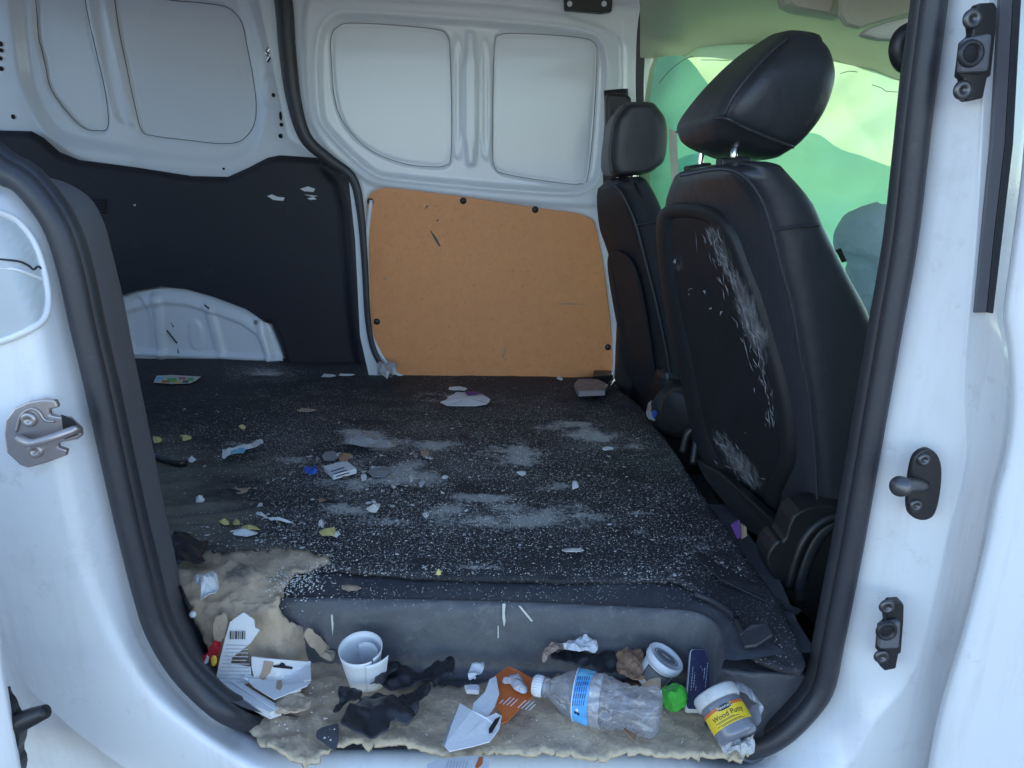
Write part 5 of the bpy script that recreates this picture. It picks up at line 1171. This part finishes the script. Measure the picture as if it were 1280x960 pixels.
scrap(412, 570, 24, 14, greyscrap, 'dark grey card scrap left of the brown scrap in the heap', 'card_scrap', 'card', n=6)
scrap(455, 597, 8, 9, paper, 'little white chip wedged between white box and grey card', cat='scrap', z=.016)
scrap(461, 551, 26, 5, brownp, 'thin brown shred above the clear plastic sheet', 'card_scrap', 'card', ang=18)
scrap(532, 566, 12, 10, tanp, 'small tan scrap right of the debris heap', 'card_scrap', 'card')
scrap(383, 513, 28, 5, tanp, 'thin tan sliver near the back of the floor', 'card_scrap', 'card')
scrap(300, 614, 28, 7, tanp, 'pale tan card strip on the left floor below the wrapper', 'card_scrap', 'card', n=8)
scrap(413, 628, 24, 5, ink, 'dark burnt sliver with brown edge in mid floor', 'card_scrap', 'card')
scrap(403, 626, 12, 5, brownp, 'brown end of the dark sliver in mid floor', 'card_scrap', 'card')
scrap(250, 628, 14, 10, paper, 'white crumpled paper bit on the brown stained left floor', z=.014, wave=.012, ang=-25)
for q, (x, y, w, h, an, lbl) in enumerate([(325, 634, 9, 8, 0, 'white chip at the head of the curled white strip'), (327, 645, 20, 5, 30, 'bent upper piece of the curled white strip'), (349, 652, 30, 4, 8, 'long tail piece of the curled white strip')]):
    scrap(x, y, w, h, paper, lbl, 'paper_strip', 'strip', ang=an, wave=.006)
for q, (x, y, w, h, lbl) in enumerate([(281, 654, 16, 9, 'yellow dried leaf left of a pair near the foam'), (296, 656, 13, 9, 'small yellow leaf in the middle of three near the foam'), (310, 663, 26, 7, 'long yellow leaf scrap above the white curl'), (232, 549, 20, 6, 'yellow leaf scrap far left on the floor'), (197, 552, 14, 8, 'yellow leaf scrap against the left pillar trim'), (411, 667, 24, 11, 'yellow leaf scrap beside white chips near the step'), (303, 536, 12, 4, 'tiny yellow leaf scrap near the left rear floor'), (548, 718, 8, 6, 'orange yellow chip on the mat edge above the step')]):
    scrap(x, y, w, h, yellowish, lbl, 'leaf_scrap', 'leaf scrap', wave=.008, n=8)
scrap(306, 668, 34, 8, paper, 'white curled paper strip under the yellow leaf', 'paper_strip', 'strip', wave=.008)
scrap(402, 658, 9, 10, paper, 'white chip standing left of the yellow leaf near the step', z=.016, wave=.01)
scrap(420, 668, 12, 7, paper, 'white chip right of the yellow leaf near the step')
scrap(468, 637, 20, 8, offwhite, 'white curved chip right of mid floor', wave=.008)
scrap(532, 644, 11, 8, offwhite, 'oval white chip left of the big powder smear')
scrap(720, 608, 15, 11, paper, 'white three pointed scrap on the right of the floor', n=6, jag=.6, wave=.008)
scrap(716, 688, 28, 6, offwhite, 'pale flat rectangular chip on the front right mat', n=8, jag=.1)
scrap(438, 735, 28, 8, tanp, 'pale tan chip on the step ledge', 'card_scrap', 'card', n=7, jag=.15, z=-.008)
scrap(760, 561, 14, 6, paper, 'white chip by the right powder patch')
scrap(652, 592, 14, 6, paper, 'white flake below the middle powder patch')
scrap(515, 598, 9, 9, offwhite, 'round white chip right of the grey card piece')
scrap(527, 604, 9, 12, papergrey, 'grey sliver beside the round white chip', ang=30)
scrap(556, 597, 8, 6, paper, 'small white chip in mid floor alone')
scrap(410, 470, 18, 5, paper, 'white paper chip near the rear trim corner')
scrap(432, 469, 20, 3, paper, 'thin white sliver by the far seal foot')
scrap(700, 473, 8, 5, paper, 'tiny white chip at the foot of the tan panel')
scrap(812, 520, 1, 1, paper, None) if False else None
tag(sheet('paper_wad', [(471, 472), (476, 467), (482, 474), (488, 468), (494, 470), (498, 478), (490, 480), (482, 486), (477, 488), (473, 482)], .016, papergrey, None, .007, .05, 30, 81, .001, .02), 'crumpled grey paper wad at the foot of the far seal', 'paper wad')
sv = thing('foil_packet', 'silver patterned packet lying by the far seat corner', 'packet', G(737, 490, .012))
slab('packet_body', gl([(717, 486), (722, 480), (748, 480), (760, 487), (757, 495), (722, 497)], .012), .018, M('packet_foil', (.16, .165, .19), .35, var=.4, vscale=60, dirt=(.5, .5, .52), dirt_amt=.7, dscale=70, dthr=.52), sv, bev=.006)
slab('packet_print', gl([(724, 489), (756, 488), (756, 494), (724, 495)], .0305), .0006, papergrey, sv)
tag(slab('rubber_block', gl([(740, 478), (742, 470), (765, 470), (766, 476)], .012), .02, blackpl, None, bev=.004), 'black rubber block in the corner behind the silver packet', 'block')
wc = thing('plastic_wrapper', 'clear plastic wrapper with blue print at the far seat base', 'wrapper', G(814, 522, .012))
sheet('clear_film', [(806, 531), (808, 520), (813, 511), (822, 512), (824, 524), (820, 532), (812, 534)], .014, film, wc, .005, .03, 40, 85, .0008, .015)
sheet('blue_print', [(814, 518), (820, 514), (822, 521), (817, 525)], .048, blue, wc, .004, .008, 40, 86, .0006, .006)
tag(sheet('cloth_rag', [(214, 684), (228, 680), (250, 681), (264, 686), (258, 692), (250, 700), (258, 706), (256, 714), (240, 712), (226, 718), (219, 716)], .022, blackcloth, None, .0034, 0.022, 38, 87, .0015, .003, sm=True), 'black crumpled rag against the left pillar trim', 'rag')
tag(tube('rubber_strap', [G(196, 573, .02), G(210, 577, .022), G(225, 580, .02), G(233, 579, .018)], .008, blackpl, None, n=20, seg=8, flat=.5), 'short black rubber strap on the left floor', 'strap')
scrap(240, 577, 12, 7, paper, 'white chip at the end of the black strap', wave=.01)
scrap(192, 572, 10, 8, blue, 'blue scrap by the left pillar trim', 'plastic_scrap', 'scrap')
pc = thing('purple_carton', 'purple and tan carton corner stuck between floor and seat', 'carton', G(925, 662, -.06))
slab('carton_panel', [W(914, 657, 1.30), W(925, 651, 1.30), W(926, 672, 1.30), W(922, 674, 1.30)], .006, purple, pc, d=(0, 1, 0))
slab('carton_side', [W(926, 655, 1.31), W(933, 659, 1.31), W(934, 670, 1.31), W(927, 674, 1.31)], .01, tanp, pc, d=(0, 1, 0))
# paint drips on the step face
for pts in ([(628, 754), (632, 754), (631, 766), (632, 776), (630, 783), (628, 772)], [(414, 768), (416, 768), (417, 780), (416, 794), (415, 782)], [(648, 757), (651, 757), (660, 768), (669, 779), (667, 780)], [(736, 762), (742, 760), (739, 764), (738, 778), (736, 772)], [(622, 782), (623.5, 782), (623, 826), (622, 826)]):
    P = [W(x, y, 1.104) for x, y in pts]
    slab('paint_drip', P, .002, offwhite, floor_root, d=(0, -1, 0))
# loose chips: the larger ones singly, the crumbs as one mass
rs = np.random.RandomState(12)
cmats = [offwhite, paper, papergrey, tanp, offwhite]
protos = []
for v_ in range(8):
    n = 6; P = []
    for k in range(n):
        a = 2*math.pi*k/n; r_ = rs.uniform(.5, 1.1); P.append((math.cos(a)*r_, math.sin(a)*r_*.7, rs.uniform(0, .35)))
    P.append((0, 0, .3)); me = bpy.data.meshes.new('floor_flake'); me.from_pydata(P, [], [(k, (k+1) % n, n) for k in range(n)]); me.materials.append(cmats[v_ % 5]); protos.append(me)
def pick():
    while True:
        px, py = rs.uniform(200, 980), 475+245*rs.uniform(0, 1)**.8
        d = blobs([(470, 585, 120, 50, 1), (640, 570, 160, 50, .7), (380, 660, 160, 40, .7), (560, 640, 200, 50, .6), (380, 700, 60, 14, .9), (800, 640, 120, 60, .25), (300, 540, 140, 60, .35), (650, 715, 200, 10, .4)], np.array([[px, py]]))[0]
        if rs.uniform() < d+.06 and not (px > 790 and py < 480+(px-765)*1.35): return px, py
for i in range(280):
    px, py = pick(); o = bpy.data.objects.new('floor_flake', protos[rs.randint(8)]); COL.objects.link(o)
    p = G(px, py, .013); o.location = p; s_ = rs.uniform(.0025, .0065)*(1.7 if abs(px-450) < 110 and abs(py-585) < 50 else 1); o.scale = (s_, s_, s_*.8); o.rotation_euler = (0, 0, rs.uniform(0, 6.28))
    tag(o, 'small pale flake scattered on the black floor mat', 'flake', 'pale flakes scattered on the floor')
vs = []; fs = []
for i in range(9000):
    px, py = pick(); p = G(px, py, .0125); s_ = rs.uniform(.0005, .0018); b0 = len(vs); a0 = rs.uniform(0, 6.28)
    for k in range(3): vs.append(p+Vector((math.cos(a0+k*2.1)*s_, math.sin(a0+k*2.1)*s_, rs.uniform(0, s_))))
    vs.append(p+Vector((0, 0, s_*1.1))); fs += [(b0, b0+1, b0+3), (b0+1, b0+2, b0+3), (b0+2, b0, b0+3)]
cm = add_mesh('debris_crumbs', vs, fs, offwhite, None, smooth=False); cm['kind'] = 'stuff'
tag(cm, 'fine pale crumbs and dust grains strewn over the black floor mat', 'crumbs')
vs = []; fs = []
for i in range(1500):
    if rs.uniform() < .45: px, py = rs.normal(372, 22), rs.normal(722, 16); zz = .016 if py < 752 else -.02
    elif rs.uniform() < .5: px, py = rs.uniform(420, 880), rs.normal(740, 8); zz = -.008
    else: px, py = rs.uniform(330, 900), rs.uniform(850, 935); zz = ZF+.002
    p = G(px, py, zz); s_ = rs.uniform(.0006, .0024 if px < 420 else .0013); b0 = len(vs); a0 = rs.uniform(0, 6.28)
    for k in range(3): vs.append(p+Vector((math.cos(a0+k*2.1)*s_, math.sin(a0+k*2.1)*s_, rs.uniform(0, s_))))
    vs.append(p+Vector((0, 0, s_*1.1))); fs += [(b0, b0+1, b0+3), (b0+1, b0+2, b0+3), (b0+2, b0, b0+3)]
cm2 = add_mesh('sill_crumbs', vs, fs, offwhite, None, smooth=False); cm2['kind'] = 'stuff'
tag(cm2, 'pale crumbs on the step ledge and foam edge', 'crumbs')
